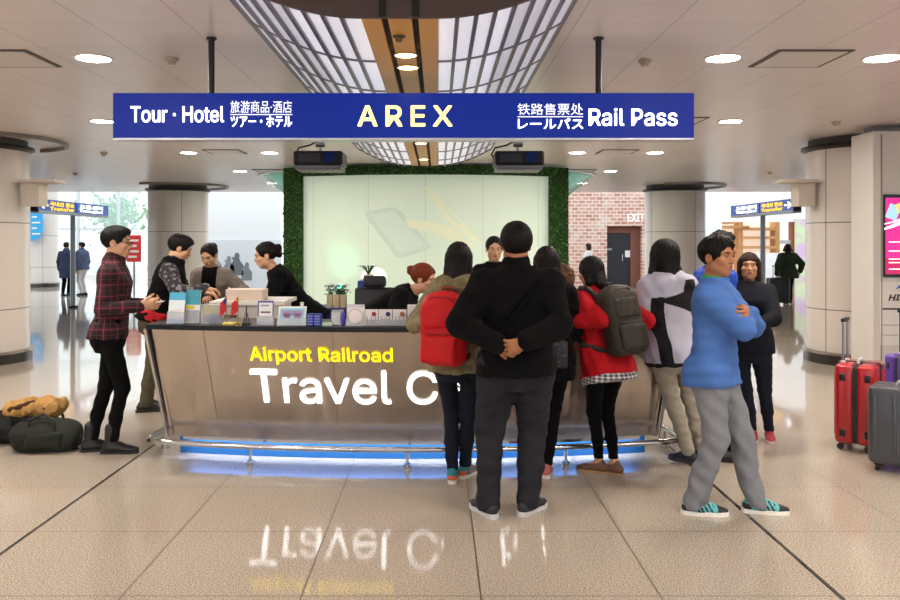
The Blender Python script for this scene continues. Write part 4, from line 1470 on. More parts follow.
def skin(V, xs, ys, zs, name):
    s = V < 0
    nx, ny, nz = s.shape
    cnt = np.zeros((nx - 1, ny - 1, nz - 1), np.int8)
    for a in (0, 1):
        for b in (0, 1):
            for c in (0, 1):
                cnt += s[a:nx - 1 + a, b:ny - 1 + b, c:nz - 1 + c]
    ci, cj, ck = np.nonzero((cnt > 0) & (cnt < 8))
    n = len(ci)
    acc, num = np.zeros((n, 3)), np.zeros(n)
    E = [((a, b, c), d) for d in range(3) for a in (0, 1) for b in (0, 1) for c in (0, 1) if (a, b, c)[d] == 0]
    for (a, b, c), d in E:
        i0, j0, k0 = ci + a, cj + b, ck + c
        i1, j1, k1 = i0 + (d == 0), j0 + (d == 1), k0 + (d == 2)
        v0, v1 = V[i0, j0, k0], V[i1, j1, k1]
        m = (v0 < 0) != (v1 < 0)
        t = np.where(m, v0 / np.where(v0 - v1 == 0, 1, v0 - v1), 0)
        p = np.stack([xs[i0] + t * (xs[i1] - xs[i0]), ys[j0] + t * (ys[j1] - ys[j0]), zs[k0] + t * (zs[k1] - zs[k0])], 1)
        acc += p * m[:, None]
        num += m
    co = acc / num[:, None]
    idx = np.full(cnt.shape, -1, np.int64)
    idx[ci, cj, ck] = np.arange(n)
    quads = []
    for d in range(3):
        A = [slice(1, -1)] * 3
        B = [slice(1, -1)] * 3
        A[d] = slice(0, -1)
        B[d] = slice(1, None)
        sa, sb = s[tuple(A)], s[tuple(B)]
        e = np.nonzero(sa != sb)
        off = [1, 1, 1]
        off[d] = 0
        i, j, k = e[0] + off[0], e[1] + off[1], e[2] + off[2]
        o1, o2 = [(1, 2), (2, 0), (0, 1)][d]
        D = np.zeros((2, 3), int)
        D[0, o1], D[1, o2] = 1, 1
        g = lambda u, v: idx[i - u * D[0, 0] - v * D[1, 0], j - u * D[0, 1] - v * D[1, 1], k - u * D[0, 2] - v * D[1, 2]]
        q = np.stack([g(1, 1), g(0, 1), g(0, 0), g(1, 0)], 1)
        fl_ = ~sa[e]
        q[fl_] = q[fl_][:, ::-1]
        quads.append(q)
    Q = np.concatenate(quads)
    Q = Q[(Q >= 0).all(1)]
    me = bpy.data.meshes.new(name)
    me.vertices.add(n)
    me.vertices.foreach_set('co', co.astype(np.float32).ravel())
    me.loops.add(len(Q) * 4)
    me.loops.foreach_set('vertex_index', Q.astype(np.int32).ravel())
    me.polygons.add(len(Q))
    me.polygons.foreach_set('loop_start', np.arange(0, len(Q) * 4, 4, dtype=np.int32))
    me.polygons.foreach_set('loop_total', np.full(len(Q), 4, dtype=np.int32))
    me.polygons.foreach_set('use_smooth', np.ones(len(Q), dtype=bool))
    me.update()
    me.validate()
    return me


def centers(me):
    n = len(me.polygons)
    c = np.empty(n * 3)
    me.polygons.foreach_get('center', c)
    return c.reshape(-1, 3)


def put(me, name, m, parent=None, matfn=None):
    ms = m if isinstance(m, (list, tuple)) else [m]
    for q in ms:
        me.materials.append(q)
    if matfn is not None:
        ix = np.asarray(matfn(centers(me))).astype(np.int32)
        me.polygons.foreach_set('material_index', ix)
    o = bpy.data.objects.new(name, me)
    C.objects.link(o)
    if parent is not None:
        o.parent = parent
    return o


# ------------------------------------------------------------------ people
def V3(*a):
    return np.array(a, float)


def unit(v):
    return v / (np.linalg.norm(v) + 1e-9)


def ik(a, t, l1, l2, pole):
    d = t - a
    L = np.linalg.norm(d)
    if L > (l1 + l2) * .998:
        f = L / ((l1 + l2) * .998)
        if f > 1.06:
            t = a + d / L * (l1 + l2) * .998 * 1.06
            f = 1.06
            d = t - a
            L = np.linalg.norm(d)
        l1, l2 = l1 * f, l2 * f
    u = d / L
    x = (l1 * l1 - l2 * l2 + L * L) / (2 * L)
    h = math.sqrt(max(0, l1 * l1 - x * x))
    pl = np.array(pole, float)
    pl = unit(pl - u * (pl @ u))
    return a + u * x + pl * h, t


def rotv(v, axis, deg):
    return np.array(Matrix.Rotation(R(deg), 3, Vector(axis)) @ Vector(v))


SKIN = lambda t='light': mat('skin_' + t, {'light': '#dba884', 'mid': '#c08a66', 'tan': '#a9714e'}[t], .55, noise=.06, nscale=30)
HAIR = lambda c: mat('hair_' + c[1:], c, .5, noise=.35, nscale=60, spec=.2, bump=.5, bscale=140, stretch=(1, 1, .15))


def cloth(name, col, noise=.12, rough=.85, nscale=220, bump=.25):
    return mat('cloth_' + name, col, rough, noise=noise, nscale=nscale, bump=bump, bscale=350, spec=.25)


def head_field(F, female=False, jaw=1.0):
    """head in its own frame: x right, y forward, z up, eyes at z=0"""
    j = jaw * (.93 if female else 1.0)
    F.ell((0, -.014, .030), (.074, .094, .084), .02)
    F.ell((0, .022, -.032), (.060 * j, .066, .080), .03)
    F.ell((0, .052, -.088), (.026 * j, .022, .02), .035)
    for s in (-1, 1):
        F.ell((s * .046 * j, .02, -.062), (.018, .03, .022), .03)
        F.ell((s * .043, .058, -.022), (.020, .018, .016), .025)
        F.cone((s * .014, .083, .026), (s * .046, .066, .026), .0085, .008, .018)
    F.cone((0, .083, .004), (0, .101, -.026), .0075, .0105, .014)
    for s in (-1, 1):
        F.ell((s * .011, .093, -.029), (.0085, .010, .0075), .008)
        F.ell((s * .031, .098, .001), (.016, .016, .010), .012, 's')
    F.ell((0, .083, -.055), (.022, .012, .013), .012)
    for s in (-1, 1):
        F.ell((s * .0755, -.010, -.008), (.010, .021, .031), .008)
        F.ell((s * .0845, -.004, -.006), (.006, .012, .020), .006, 's')


def surf_y(F, x, z):
    y = .16
    for _ in range(60):
        d = .2
        for g, lo, hi, k, op in F.pr:
            v = float(g(np.array(x), np.array(y), np.array(z)))
            if op == 'u':
                h_ = max(k - abs(d - v), 0) / k
                d = min(d, v) - h_ * h_ * k * .25
            else:
                v = -v
                h_ = max(k - abs(d - v), 0) / k
                d = max(d, v) + h_ * h_ * k * .25
        if d < 5e-4:
            break
        y -= max(d * .7, 3e-4)
        if y < 0:
            return .08
    return y


_surf = {}


def hand(F, wrist, d, n, side, s=1.0, curl=25, spread=6, thumb=35, k=.006):
    """wrist point, d = direction of the fingers, n = way the palm faces, side=+1 puts the thumb along d x n"""
    d, n = unit(d), unit(n - d * (n @ d))
    t = np.cross(d, n) * side
    F.use()
    F.cone(wrist, wrist + d * .03 * s, .026 * s, .030 * s, .012, flat=(n, 1.6))
    F.cone(wrist + d * .03 * s + t * .012 * s, wrist + d * .082 * s + t * .016 * s, .027 * s, .026 * s, .012, flat=(n, 2.0))
    F.cone(wrist + d * .03 * s - t * .010 * s, wrist + d * .078 * s - t * .016 * s, .026 * s, .024 * s, .012, flat=(n, 2.0))
    for off, ln_, sp in ((.031, .070, 1.5), (.0105, .080, .5), (-.0105, .074, -.5), (-.030, .057, -1.5)):
        a = wrist + d * (.083 - abs(off) * .12) * s + t * off * s
        dd = rotv(d, n, -sp * spread * side) if True else d
        ax_ = np.cross(dd, n)
        ax_ = unit(ax_)
        r_ = .0088 * s
        for q, fr in enumerate((.42, .33, .25)):
            dd = rotv(dd, ax_, curl * (1.0 if q else .8))
            b = a + dd * ln_ * fr * s
            F.cone(a, b, r_, r_ * .93, k)
            a, r_ = b, r_ * .93
    a = wrist + d * .02 * s + t * .024 * s
    dd = unit(d * math.cos(R(thumb)) + t * math.sin(R(thumb)) + n * .25)
    b = a + dd * .042 * s
    F.cone(a, b, .0135 * s, .0105 * s, .012)
    dd = unit(dd + d * .5 + n * .3)
    F.cone(b, b + dd * .034 * s, .0100 * s, .0085 * s, k)


def dims(female, big=1.0):
    if female:
        return dict(sw=.098, tw=1.0 * big, rows=[(-.10, .050, .052, -.01), (-.055, .090, .068, -.008), (0.0, .101, .070, -.008), (.05, .094, .062, 0), (.10, .078, .055, .004), (.17, .080, .062, .010), (.215, .090, .066, .012),
                                           (.255, .090, .056, .004), (.285, .074, .043, 0), (.305, .040, .036, 0)])
    return dict(sw=.112, tw=1.0 * big, rows=[(-.10, .050, .052, -.01), (-.055, .088, .066, -.006), (0.0, .096, .070, -.004), (.05, .092, .066, .002), (.10, .090, .064, .004), (.17, .098, .068, .008), (.215, .106, .070, .008),
                                       (.255, .104, .060, .002), (.285, .084, .045, 0), (.305, .042, .038, 0)])


class Person:
    """A standing figure. Pose in its own frame: x right, y forward, z up, origin on the floor between the feet."""

    def __init__(self, label, X, Y, face, H, female=False, big=1.0, depth=None, lean=0, side=0, twist=0, head=(0, 0, 0), skin='light', drop=0.0, hipy=0.0, hipx=0.0,
                 res=.014, hres=.0048, group=None):
        self.root = thing('person', label, 'person', (X, Y, 0), R(face), group)
        self.X, self.Y, self.face, self.H, self.female = X, Y, face, H, female
        self.res, self.hres = res, hres
        h = H
        D = dims(female, big)
        self.k = h
        self.rows = np.array(D['rows']) * h
        self.rows[:, 1] *= big
        self.rows[:, 2] *= (depth or big)
        self.pel = V3(hipx, hipy, .525 * h - drop)
        up = V3(math.sin(R(side)), math.sin(R(lean)) * math.cos(R(side)), math.cos(R(lean)) * math.cos(R(side)))
        up = unit(up)
        rt = V3(1, 0, 0)
        rt = unit(rt - up * (rt @ up))
        self.rt0 = rt
        rt = rotv(rt, up, twist)
        fw = np.cross(up, rt)
        self.up, self.rt, self.fw = up, rt, fw
        self.TM = np.stack([rt, fw, up], 1)
        self.neck = self.pel + up * .305 * h
        sw = D['sw'] * h * (1 + (big - 1) * .55)
        self.sh = {s: self.pel + up * .262 * h + rt * s * sw for s in (-1, 1)}
        self.hip = {s: self.pel + self.rt0 * s * .052 * h * (1 + (big - 1) * .6) - V3(0, 0, .015 * h) for s in (-1, 1)}
        # head
        yaw, pitch, roll = head
        hm = Euler((R(pitch), R(roll), R(yaw)), 'XYZ').to_matrix()
        hm = Matrix.Rotation(R(yaw), 3, 'Z') @ Matrix.Rotation(R(pitch), 3, 'X') @ Matrix.Rotation(R(roll), 3, 'Y')
        self.HM = np.array(hm)
        self.hs = .133 * h / .228 * (1.02 if not female else 1.0)
        nd = unit(up * .75 + V3(0, 0, 1) * .25 + self.HM[:, 2] * .5)
        self.hc = self.neck + nd * .080 * h + self.HM[:, 1] * .012 * h
        self.skin = SKIN(skin)
        self.body = Field()
        self.arms = {}
        self.legs = {}
        self.hands = []
        self.fine = []

    # pose --------------------------------------------------------
    def loc(self, px, py, Y):
        p = at(px, py, Y)
        v = Matrix.Rotation(-R(self.face), 3, 'Z') @ (p - Vector((self.X, self.Y, 0)))
        return np.array(v)

    def world(self, v):
        return Matrix.Rotation(R(self.face), 3, 'Z') @ Vector(v) + Vector((self.X, self.Y, 0))

    def arm(self, s, target, pole=(0, -.4, -1), hd=None, hn=None, curl=25, thumb=35, fine=False, spread=6, show=True):
        t = np.array(target, float)
        l1, l2 = .168 * self.k, .150 * self.k
        e, w_ = ik(self.sh[s], t, l1, l2, np.array(pole, float))
        self.arms[s] = (self.sh[s], e, w_)
        d = unit(w_ - e) if hd is None else unit(np.array(hd, float))
        n = np.array(hn if hn is not None else (-s, 0, 0), float)
        self.hands.append((w_, d, n, s, curl, thumb, spread, fine, show))

    def arm_down(self, s, out=.05, fwd=.03):
        self.arm(s, self.sh[s] + V3(s * out, fwd, -.31 * self.k), (s * .3, -1, 0))

    def feet(self, left, right):
        """each (x, y, yaw, lift) in the figure's own frame; yaw turns the toes outwards to the left when positive"""
        for s, f in ((-1, left), (1, right)):
            x, y, yaw = f[:3]
            lift = f[3] if len(f) > 3 else 0.0
            yw = R(yaw)
            fd = V3(-math.sin(yw), math.cos(yw), 0)
            an = V3(x, y, .048 * self.k + lift) - fd * .05
            pole = fd * .6 + V3(0, 1, 0)
            kn, an = ik(self.hip[s], an, .237 * self.k, .238 * self.k, pole)
            self.legs[s] = (self.hip[s], kn, an, fd, lift)

    def feet_px(self, left, right):
        o = []
        for f in (left, right):
            px, py, yaw = f[:3]
            Y = H * F / (py - CY)
            v = self.loc(px, py, Y)
            o.append((v[0], v[1], yaw - self.face) + tuple(f[3:]))
        self.feet(*o)

    # body --------------------------------------------------------
    def make_body(self, arm_r=1.0):
        B, k = self.body, self.k
        e_ = -.020
        B.use(self.pel, self.TM).loft(self.rows, .03, e=e_)
        B.use()
        B.cone(self.neck - self.up * .02 * k, self.hc - self.HM[:, 2] * .045 * k - self.HM[:, 1] * .008 * k, .036 * k * (.86 if self.female else 1.05), .033 * k * (.86 if self.female else 1.08), .02)
        for s in (-1, 1):
            if s in self.arms:
                a, e, w_ = self.arms[s]
                B.cone(a, e, .023 * k * arm_r, .018 * k * arm_r, .02)
                B.cone(e, w_, .018 * k * arm_r, .0150 * k * arm_r, .012)
            if s in self.legs:
                hp_, kn, an, fd, lf = self.legs[s]
                B.cone(hp_, kn, .038 * k, .024 * k, .03)
                B.cone(kn, an, .024 * k, .0165 * k, .02)
                B.cone(an, an - V3(0, 0, .030 * k) + fd * .055 * k, .0155 * k, .011 * k, .02)
        for w_, d, n, s, cu, th, sp, fine, show in self.hands:
            if show:
                hand(B, w_, d, n, s, .58 * k * (.92 if self.female else 1.0), cu, sp, th)
                self.fine.append((w_ + unit(d) * .05 * k, .062 * k, .0036 if fine else max(.0055, self.hres)))
        B.use(self.hc, self.HM, self.hs)
        head_field(B, self.female)
        B.use()
        self.fine.append((self.hc, .13, self.hres))
        return put(B.mesh('body', self.res, self.fine), 'body', self.skin, self.root)

    def face_parts(self, hair='#17120f', lips='#a8584c', glasses=False, brow=1.0):
        key = self.female
        if key not in _surf:
            Fh = Field()
            head_field(Fh, self.female)
            _surf[key] = {q: surf_y(Fh, *q) for q in ((.031, .002), (0, -.0515), (0, -.0605), (.018, .026), (.047, .026), (.018, -.054))}
        sy_ = _surf[key]
        hs, M = self.hs, Matrix([list(r_) for r_ in self.HM])

        def P(x, y, z):
            return Vector(self.hc) + M @ (Vector((x, y, z)) * hs)
        M4 = M
        for s in (-1, 1):
            y = sy_[(.031, .002)]
            b = MB()
            q = bmesh.ops.create_uvsphere(b.bm, u_segments=14, v_segments=10, radius=1.0)
            b._xf(q['verts'], Matrix.Translation(P(s * .031, y - .004, .002)) @ (M.to_4x4()) @ Matrix.Diagonal((.0135 * hs,   .0085 * hs, .0050 * hs, 1)))
            ey = b.build('eye', mat('eye_white', '#c4b9b0', .35), self.root, True, world=False)
            b = MB().ball(P(s * .031, y - .0005, .0025), .0064 * hs, 10)
            b.build('iris', mat('iris_dark', '#1d120c', .15), ey, True, world=False)
            pts = [P(s * (.0165 + .0285 * t_), y + .0055 - .011 * abs(t_ - .35) ** 1.4 * 1.3, .003 + .0062 * math.sin(math.pi * min(1, .15 + t_ * .85))) for t_ in (0, .25, .5, .75, 1)]
            MB().tube(pts, [.0007 * hs, .0014 * hs, .0016 * hs, .0014 * hs, .0008 * hs], 6).build('eyelash', mat('lash', '#120d0b', .6), self.root, True, world=False)
            yb0, yb1 = sy_[(.018, .026)], sy_[(.047, .026)]
            pts = [P(s * lerp(.015, .050, t_), lerp(yb0, yb1, t_) + .001 - .0, .0225 + .006 * math.sin(math.pi * (t_ * .7 + .15)) * 1.0) for t_ in (0, .33, .66, 1)]
            MB().tube(pts, [.0022 * hs * brow, .0036 * hs * brow, .0032 * hs * brow, .0014 * hs], 6).build('eyebrow', HAIR(hair), self.root, True, world=False)
        lm = mat('lips_' + lips[1:], lips, .45)
        b = MB()
        y0 = sy_[(0, -.0515)]
        y1 = sy_[(.018, -.054)]
        for dz, r_ in ((-.0505, .0036), (-.0580, .0045)):
            pts = [P(x, lerp(y0, y1, (abs(x) / .018) ** 2) - .0015, dz + (.0035 * (abs(x) / .02) ** 2 * (-1 if dz > -.054 else 1))) for x in (-.021, -.012, -.004, .004, .012, .021)]
            b.tube(pts, [.001 * hs, r_ * .85 * hs, r_ * hs, r_ * hs, r_ * .85 * hs, .001 * hs], 8)
        b.build('lips', lm, self.root, True, world=False)
        if glasses:
            b = MB()
            for s in (-1, 1):
                b.tube([P(s * .033 + .021 * math.cos(a), .101 - .004 * abs(math.cos(a)), .001 + .0155 * math.sin(a)) for a in frange(0, 2 * math.pi, 18)[:-1]], .0017 * hs, 6, True)
                b.tube([P(s * .054, .098, .004), P(s * .077, .07, .006), P(s * .082, .0, .004), P(s * .081, -.02, -.006)], .0016 * hs, 6)
            b.tube([P(-.012, .1, .004), P(0, .104, .006), P(.012, .1, .004)], .0016 * hs, 6)
            b.build('eyeglasses', mat('glasses_black', '#141416', .25), self.root, True, world=False)

    # hair --------------------------------------------------------
    def hair(self, style='short', col='#15110f', length=.25, fringe=0.0, vol=1.0, extra=None, name='hair', h=.006, side=0.0):
        Fh = Field()
        Fh.use(self.hc, self.HM, self.hs)
        v = vol
        Fh.ell((0, -.018, .034), (.084 * v, .104 * v, .092 * v), .02)
        if style in ('short', 'spiky'):
            Fh.ell((0, .02, .078), (.066, .072, .045 * v), .02)
        if style == 'long':
            L = length
            Fh.cone((0, -.055, .0), (0, -.085, -L), .075, .060, .03, flat=((0, 1, 0), 1.5))
            for s in (-1, 1):
                Fh.cone((s * .066, -.012, .02), (s * .078, -.035, -L * .85), .030, .028, .03)
                if fringe:
                    Fh.cone((s * .06, .045, .055), (s * .074, .03, -L * .7 * fringe), .024, .014, .02)
        if style == 'bob':
            L = length
            Fh.ell((0, -.02, -.03), (.098, .098, .115), .03)
            for s in (-1, 1):
                Fh.cone((s * .07, .01, .02), (s * (.088 + max(0, v - 1.0) * .22), -.01, -L), .030, .028, .03)
            Fh.cone((0, -.06, .0), (0, -.075, -L), .07, .065, .03, flat=((0, 1, 0), 1.4))
        if style == 'spiky':
            r_ = random.Random(3)
            for _ in range(26):
                a, el = r_.uniform(0, 6.28), r_.uniform(.2, 1.4)
                d = V3(math.cos(a) * math.cos(el), math.sin(a) * math.cos(el), math.sin(el))
                p = V3(0, -.005, .045) + d * V3(.074, .088, .076)
                Fh.cone(p, p + d * .010 + V3(0, .008, .002), .014, .006, .014)
        # face opening
        if style in ('short', 'spiky'):
            Fh.ell((0, .118, -.026), (.080, .088, .104), .012, 's')
            Fh.plane((0, 0, -.040), unit(V3(0, -.40, 1)))
            for s in (-1, 1):
                Fh.ell((s * .09, -.004, -.018), (.024, .024, .040), .01, 's')
        elif style == 'bun':
            Fh.ell((0, .115, -.016), (.074, .092, .100), .015, 's')
            Fh.plane((0, 0, -.050), unit(V3(0, -.30, 1)))
            for s in (-1, 1):
                Fh.ell((s * .09, .004, -.022), (.022, .022, .036), .01, 's')
            Fh.ell((0, -.128, .035), (.040, .034, .040), .012)
            Fh.ell((.012, -.135, .05), (.026, .026, .026), .01)
        else:
            Fh.ell((side * .03, .120, -.045), (.062, .100, .100), .015, 's')
        if extra:
            extra(Fh)
        Fh.use()
        hc, HMt = self.hc, self.HM

        def strands(V_, X, Y, Z):
            x = (X - hc[0]) * HMt[0, 0] + (Y - hc[1]) * HMt[1, 0] + (Z - hc[2]) * HMt[2, 0]
            y = (X - hc[0]) * HMt[0, 1] + (Y - hc[1]) * HMt[1, 1] + (Z - hc[2]) * HMt[2, 1]
            z = (X - hc[0]) * HMt[0, 2] + (Y - hc[1]) * HMt[1, 2] + (Z - hc[2]) * HMt[2, 2]
            a = np.arctan2(x, y + .02)
            return V_ + .0022 * np.sin(a * 26 + 9 * np.sin(z * 18) + z * 20) + .0016 * np.sin(a * 51 + z * 30 + 2)
        Fh.post.append(strands)
        return put(Fh.mesh(name, h * (1 if self.hres < .006 else 1.7)), name, HAIR(col), self.root)

    # clothes -----------------------------------------------------
    def tco(self, P):
        """points -> torso coordinates (right, forward, up from pelvis) """
        q = P - self.pel
        return q @ self.TM

    def top(self, m, name='shirt', e=.012, hem=-.06, sleeve=1.0, sr=1.0, matfn=None, extra=None, wr=.0035, flare=0.0, collar=True, h=.010, cuff=0.0, neck=0.0, arms=True, hipr=1.0):
        k = self.k
        Ft = Field()
        Ft.use(self.pel, self.TM)
        z0 = hem * k
        rows = self.rows[self.rows[:, 0] > z0]
        first = rows[0].copy()
        first[0] = z0
        first[1:] = [np.interp(z0, self.rows[:, 0], self.rows[:, q]) if z0 > self.rows[1, 0] else rows[0][q] for q in (1, 2, 3)]
        if z0 < self.rows[1, 0]:
            hips = self.rows[2]
            rows = self.rows[self.rows[:, 0] >= self.rows[2, 0]]
            first[1:] = hips[1:] * (1, 1, 1)
        rows = np.vstack([first, rows])
        if hem < -.02:
            rows[0, 2] += .012 * k
            rows[0, 3] -= .010 * k
        fl_ = np.clip(-(rows[:, 0] - .08 * k) / (.2 * k), 0, 1) * flare
        rows[:, 1] += fl_
        rows[:, 2] += fl_
        Ft.loft(rows, .02, e=e)
        if hem < -.015 and self.legs:
            for s in (-1, 1):
                Ft.ell((s * .045 * k, -.040 * k, -.03 * k), (.050 * k + e, .042 * k + e * .8, .075 * k), .03)
                hl = (self.hip[s] - self.pel) @ self.TM
                g0, g1 = hl, (self.hip[s] + (self.legs[s][1] - self.hip[s]) * .45 - self.pel) @ self.TM
                Ft.cone(g0, g1, .054 * k * hipr + e * .8, .050 * k * hipr + e * .8, .035)
            Ft.box((0, 0, z0 - .40), (.6, .6, .40), .001, .004, 's')
        if collar:
            Ft.cone((0, -.006 * k, .295 * k), (0, .006 * k, (.318 + neck) * k), .040 * k * (.9 if self.female else 1.05) + e * .4, None, .02)
        Ft.use()
        for s in (-1, 1):
            if s not in self.arms or not arms:
                continue
            a, el, w_ = self.arms[s]
            r0, r1, r2 = (.036 * k) * sr + e * .5, (.029 * k) * sr + e * .4, (.0215 * k) * sr + e * .3
            Ft.cone(a - self.rt * s * .012 * k - self.up * .008 * k, el, r0, r1, .045)
            if sleeve > .5:
                end = el + (w_ - el) * (sleeve - .5) * 2 * .98
                Ft.cone(el, end, r1, r2, .018)
                if cuff:
                    d = unit(w_ - el)
                    Ft.cone(end - d * .035, end, r2 + cuff, r2 + cuff, .006)
        if extra:
            extra(Ft, self)
        Ft.use()
        if wr:
            Ft.ripple(wr, 26, int(abs(self.X) * 100) % 50 + 1, (1, 1, 1.5))
        return put(Ft.mesh(name, h), name, m, self.root, matfn)

    def trousers(self, m, name='trousers', r=(1.0, 1.0, 1.0), e=.008, waist=.06, cuff=.062, wr=.003, extra=None, matfn=None, h=.010):
        k = self.k
        Ft = Field()
        Ft.use(self.pel, np.stack([self.rt0, np.cross(self.up, self.rt0), self.up], 1))
        rows = self.rows[self.rows[:, 0] <= waist * k]
        Ft.loft(rows, .03, e=e)
        for s in (-1, 1):
            Ft.ell((s * .045 * k, -.038 * k, -.03 * k), (.048 * k, .040 * k, .050 * k), .03)
        Ft.use()
        for s in (-1, 1):
            hp_, kn, an, fd, lf = self.legs[s]
            Ft.cone(hp_ + V3(s * .004 * k, 0, 0), kn, .054 * k * r[0] + e * .5, .036 * k * r[1] + e * .5, .035)
            end = an - V3(0, 0, .012 * k)
            mid = (kn + end) / 2 - unit(self.fw * V3(1, 1, 0)) * .006 * k
            Ft.cone(kn, mid, .036 * k * r[1] + e * .5, (.036 * r[1] + .026 * r[2]) / 2 * k + e * .5, .02)
            Ft.cone(mid, end, (.036 * r[1] + .026 * r[2]) / 2 * k + e * .5, .026 * k * r[2] + e * .5, .02)
        if extra:
            extra(Ft, self)
        Ft.use()
        zc = cuff
        legs = self.legs
        lift = min(l[4] for l in legs.values())
        Ft.plane((0, 0, zc + lift), (0, 0, 1))
        if wr:
            Ft.ripple(wr, 24, int(abs(self.Y) * 100) % 50 + 1, (1, 1, 1.8))
        return put(Ft.mesh(name, h), name, m, self.root, matfn)

    def shoes(self, m, sole='#e8e6e2', name='shoe', kind='sneaker', stripes=None, size=1.0, hi=0.0):
        k = self.k
        for s in (-1, 1):
            hp_, kn, an, fd, lf = self.legs[s]
            g = k / 1.72 * size * (.93 if self.female else 1.0)
            base = V3(an[0], an[1], lf)
            up = V3(0, 0, 1)
            rt = np.cross(fd, up)
            M = np.stack([rt, fd, up], 1)
            Fs = Field()
            Fs.use(base, M, g)
            Fs.cone((0, -.045, .045), (0, .02, .050), .036, .038, .03)
            Fs.cone((0, .02, .045), (0, .115, .030), .040, .040, .03, flat=((0, 0, 1), 1.35))
            Fs.cone((0, .115, .030), (0, .165, .026), .040, .030, .02, flat=((0, 0, 1), 1.4))
            Fs.cone((0, -.02, .05), (0, -.012, .085 + hi), .038, .036 + hi * .05, .02)
            if kind != 'flat':
                Fs.cone((0, .0, .078), (0, .07, .060), .026, .020, .02)
            if kind == 'sneaker':
                Fs.cone((0, .03, .075), (0, .09, .058), .016, .014, .02)
            Fs.plane((0, 0, .012), (0, 0, 1))
            Fs.use()
            ms = [m] if not stripes else [m] + list(stripes)
            fnn = None
            if stripes:
                def fnn(P, base=base, M=M, g=g):
                    q = ((P - base) @ M) / g
                    ix = np.zeros(len(q), int)
                    u = q[:, 1] + q[:, 2] * .55
                    st_ = (np.abs(q[:, 0]) > .014) & (q[:, 1] > 0.0) & (q[:, 1] < .105)
                    ix[st_ & ((u * 38) % 1 < .45)] = 1
                    ix[(q[:, 1] > .125) | ((q[:, 1] < -.035) & (q[:, 2] < .06))] = 2 if len(stripes) > 1 else 1
                    return ix
            o = put(Fs.mesh(name, .0075), name, ms, self.root, fnn)
            out = [(.0, -.088), (.028, -.075), (.036, -.03), (.036, .04), (.046, .10), (.042, .15), (.022, .188), (-.006, .196), (-.030, .180), (-.043, .14), (-.045, .10), (-.034, .04), (-.036, -.03), (-.028, -.075)]
            out = [(x * s * -1 * .98, y) for x, y in out]
            Mx = Matrix.Translation(Vector(base)) @ Matrix([[*M[0], 0], [*M[1], 0], [*M[2], 0], [0, 0, 0, 1]]) @ Matrix.Scale(g, 4)
            b = MB().prism(out, .0, .026 if kind == 'sneaker' else .018, Mx)
            b.build('sole', mat('sole_' + sole[1:], sole, .6), o, False, world=False)
# ================================================================== the people
BLK = cloth('black', '#040406', .2, 1.0)
BLK2 = cloth('black_trousers', '#040405', .2, 1.0)
CHAR = cloth('charcoal_trousers', '#24242b', .15)
JEAN_DARK = cloth('dark_jeans', '#151a28', .25)
JEAN_GREY = cloth('grey_jeans', '#80838b', .22, nscale=16)
KHAKI = cloth('khaki', '#a39c8f', .12)
OLIVE = cloth('olive', '#5c5745', .15)
SHOE_BLK = mat('shoe_black', '#141315', .5)


def fill(P, skin_col=None):
    P.make_body()


# ---- plaid shirt material
n = NB('plaid', rough=.85)
x, y, z = n.xyz()
a = n.math('MULTIPLY', n.math('ARCTAN2', x, y), .155)
big1 = n.line(a, .085, .0, .042)
big2 = n.line(z, .085, .01, .042)
t1 = n.line(a, .085, .0, .007)
t2 = n.line(z, .085, .01, .007)
t3 = n.line(a, .085, .0425, .005)
t4 = n.line(z, .085, .0525, .005)
base = n.mix(n.math('MULTIPLY', n.math('ADD', big1, big2), .5), '#0a070c', '#360d1a')
base = n.mix(n.math('MULTIPLY', n.math('MAXIMUM', t1, t2), .7), base, '#8a3346')
base = n.mix(n.math('MULTIPLY', n.math('MAXIMUM', t3, t4), .45), base, '#6a3440')
n.l(base, n.p.inputs['Base Color'])
PLAID = n.m
# patterned grey knit
n = NB('patterned_knit', rough=.9)
n.xyz()
v_ = n.n('TexVoronoi')
v_.inputs['Scale'].default_value = 24
n.l(n.coord, v_.inputs['Vector'])
n.l(n.mix(n.math('GREATER_THAN', v_.outputs[0], .42), '#78747a', '#2a282c'), n.p.inputs['Base Color'])
KNIT = n.m
# small black and white check
n = NB('check_shirt', rough=.85)
x, y, z = n.xyz()
ck = n.math('ADD', n.line(n.math('MULTIPLY', n.math('ARCTAN2', x, y), .15), .022, 0, .011), n.line(z, .022, 0, .011))
n.l(n.mix(n.math('MULTIPLY', ck, .5), '#e4e2e6', '#34343c'), n.p.inputs['Base Color'])
CHECK = n.m

# ---- man in plaid
p = Person('man in dark red plaid shirt and black jeans at the left end of the counter', -2.545, 6.25, -80, 1.765, lean=2, big=.95, head=(-4, -4, 0), skin='light')
p.arm(1, p.loc(140, 306, 6.08), (.2, -.8, -.7), hd=(0.0, 1, .05), hn=(-.8, 0, .4), curl=22)
p.arm(-1, p.loc(143, 303, 6.32), (-.2, -.8, -.7), hd=(.2, 1, .05), hn=(.8, 0, .4), curl=30)
p.feet_px((99, 450.5, -70), (119, 453, -86))
p.make_body()
p.face_parts('#0b0807', glasses=True)
p.hair('short', '#0b0807')
p.top(PLAID, 'plaid_shirt', .010, -.035, sr=1.05, wr=.004)
p.trousers(BLK2, 'jeans', (.86, .84, .80), cuff=.085)
p.shoes(SHOE_BLK, '#1b1a1b', 'boot', 'boot', hi=.10)
w_ = p.world(p.arms[1][2] + V3(-.03, .11, .02))
ph = thing('folded_paper', 'white folded paper held in the hands of the man in plaid', 'paper', w_, R(-82))
MB().box((0, 0, 0), (.07, .12, .008), (R(12), 0, 0)).build('sheet', paper, ph, world=False)

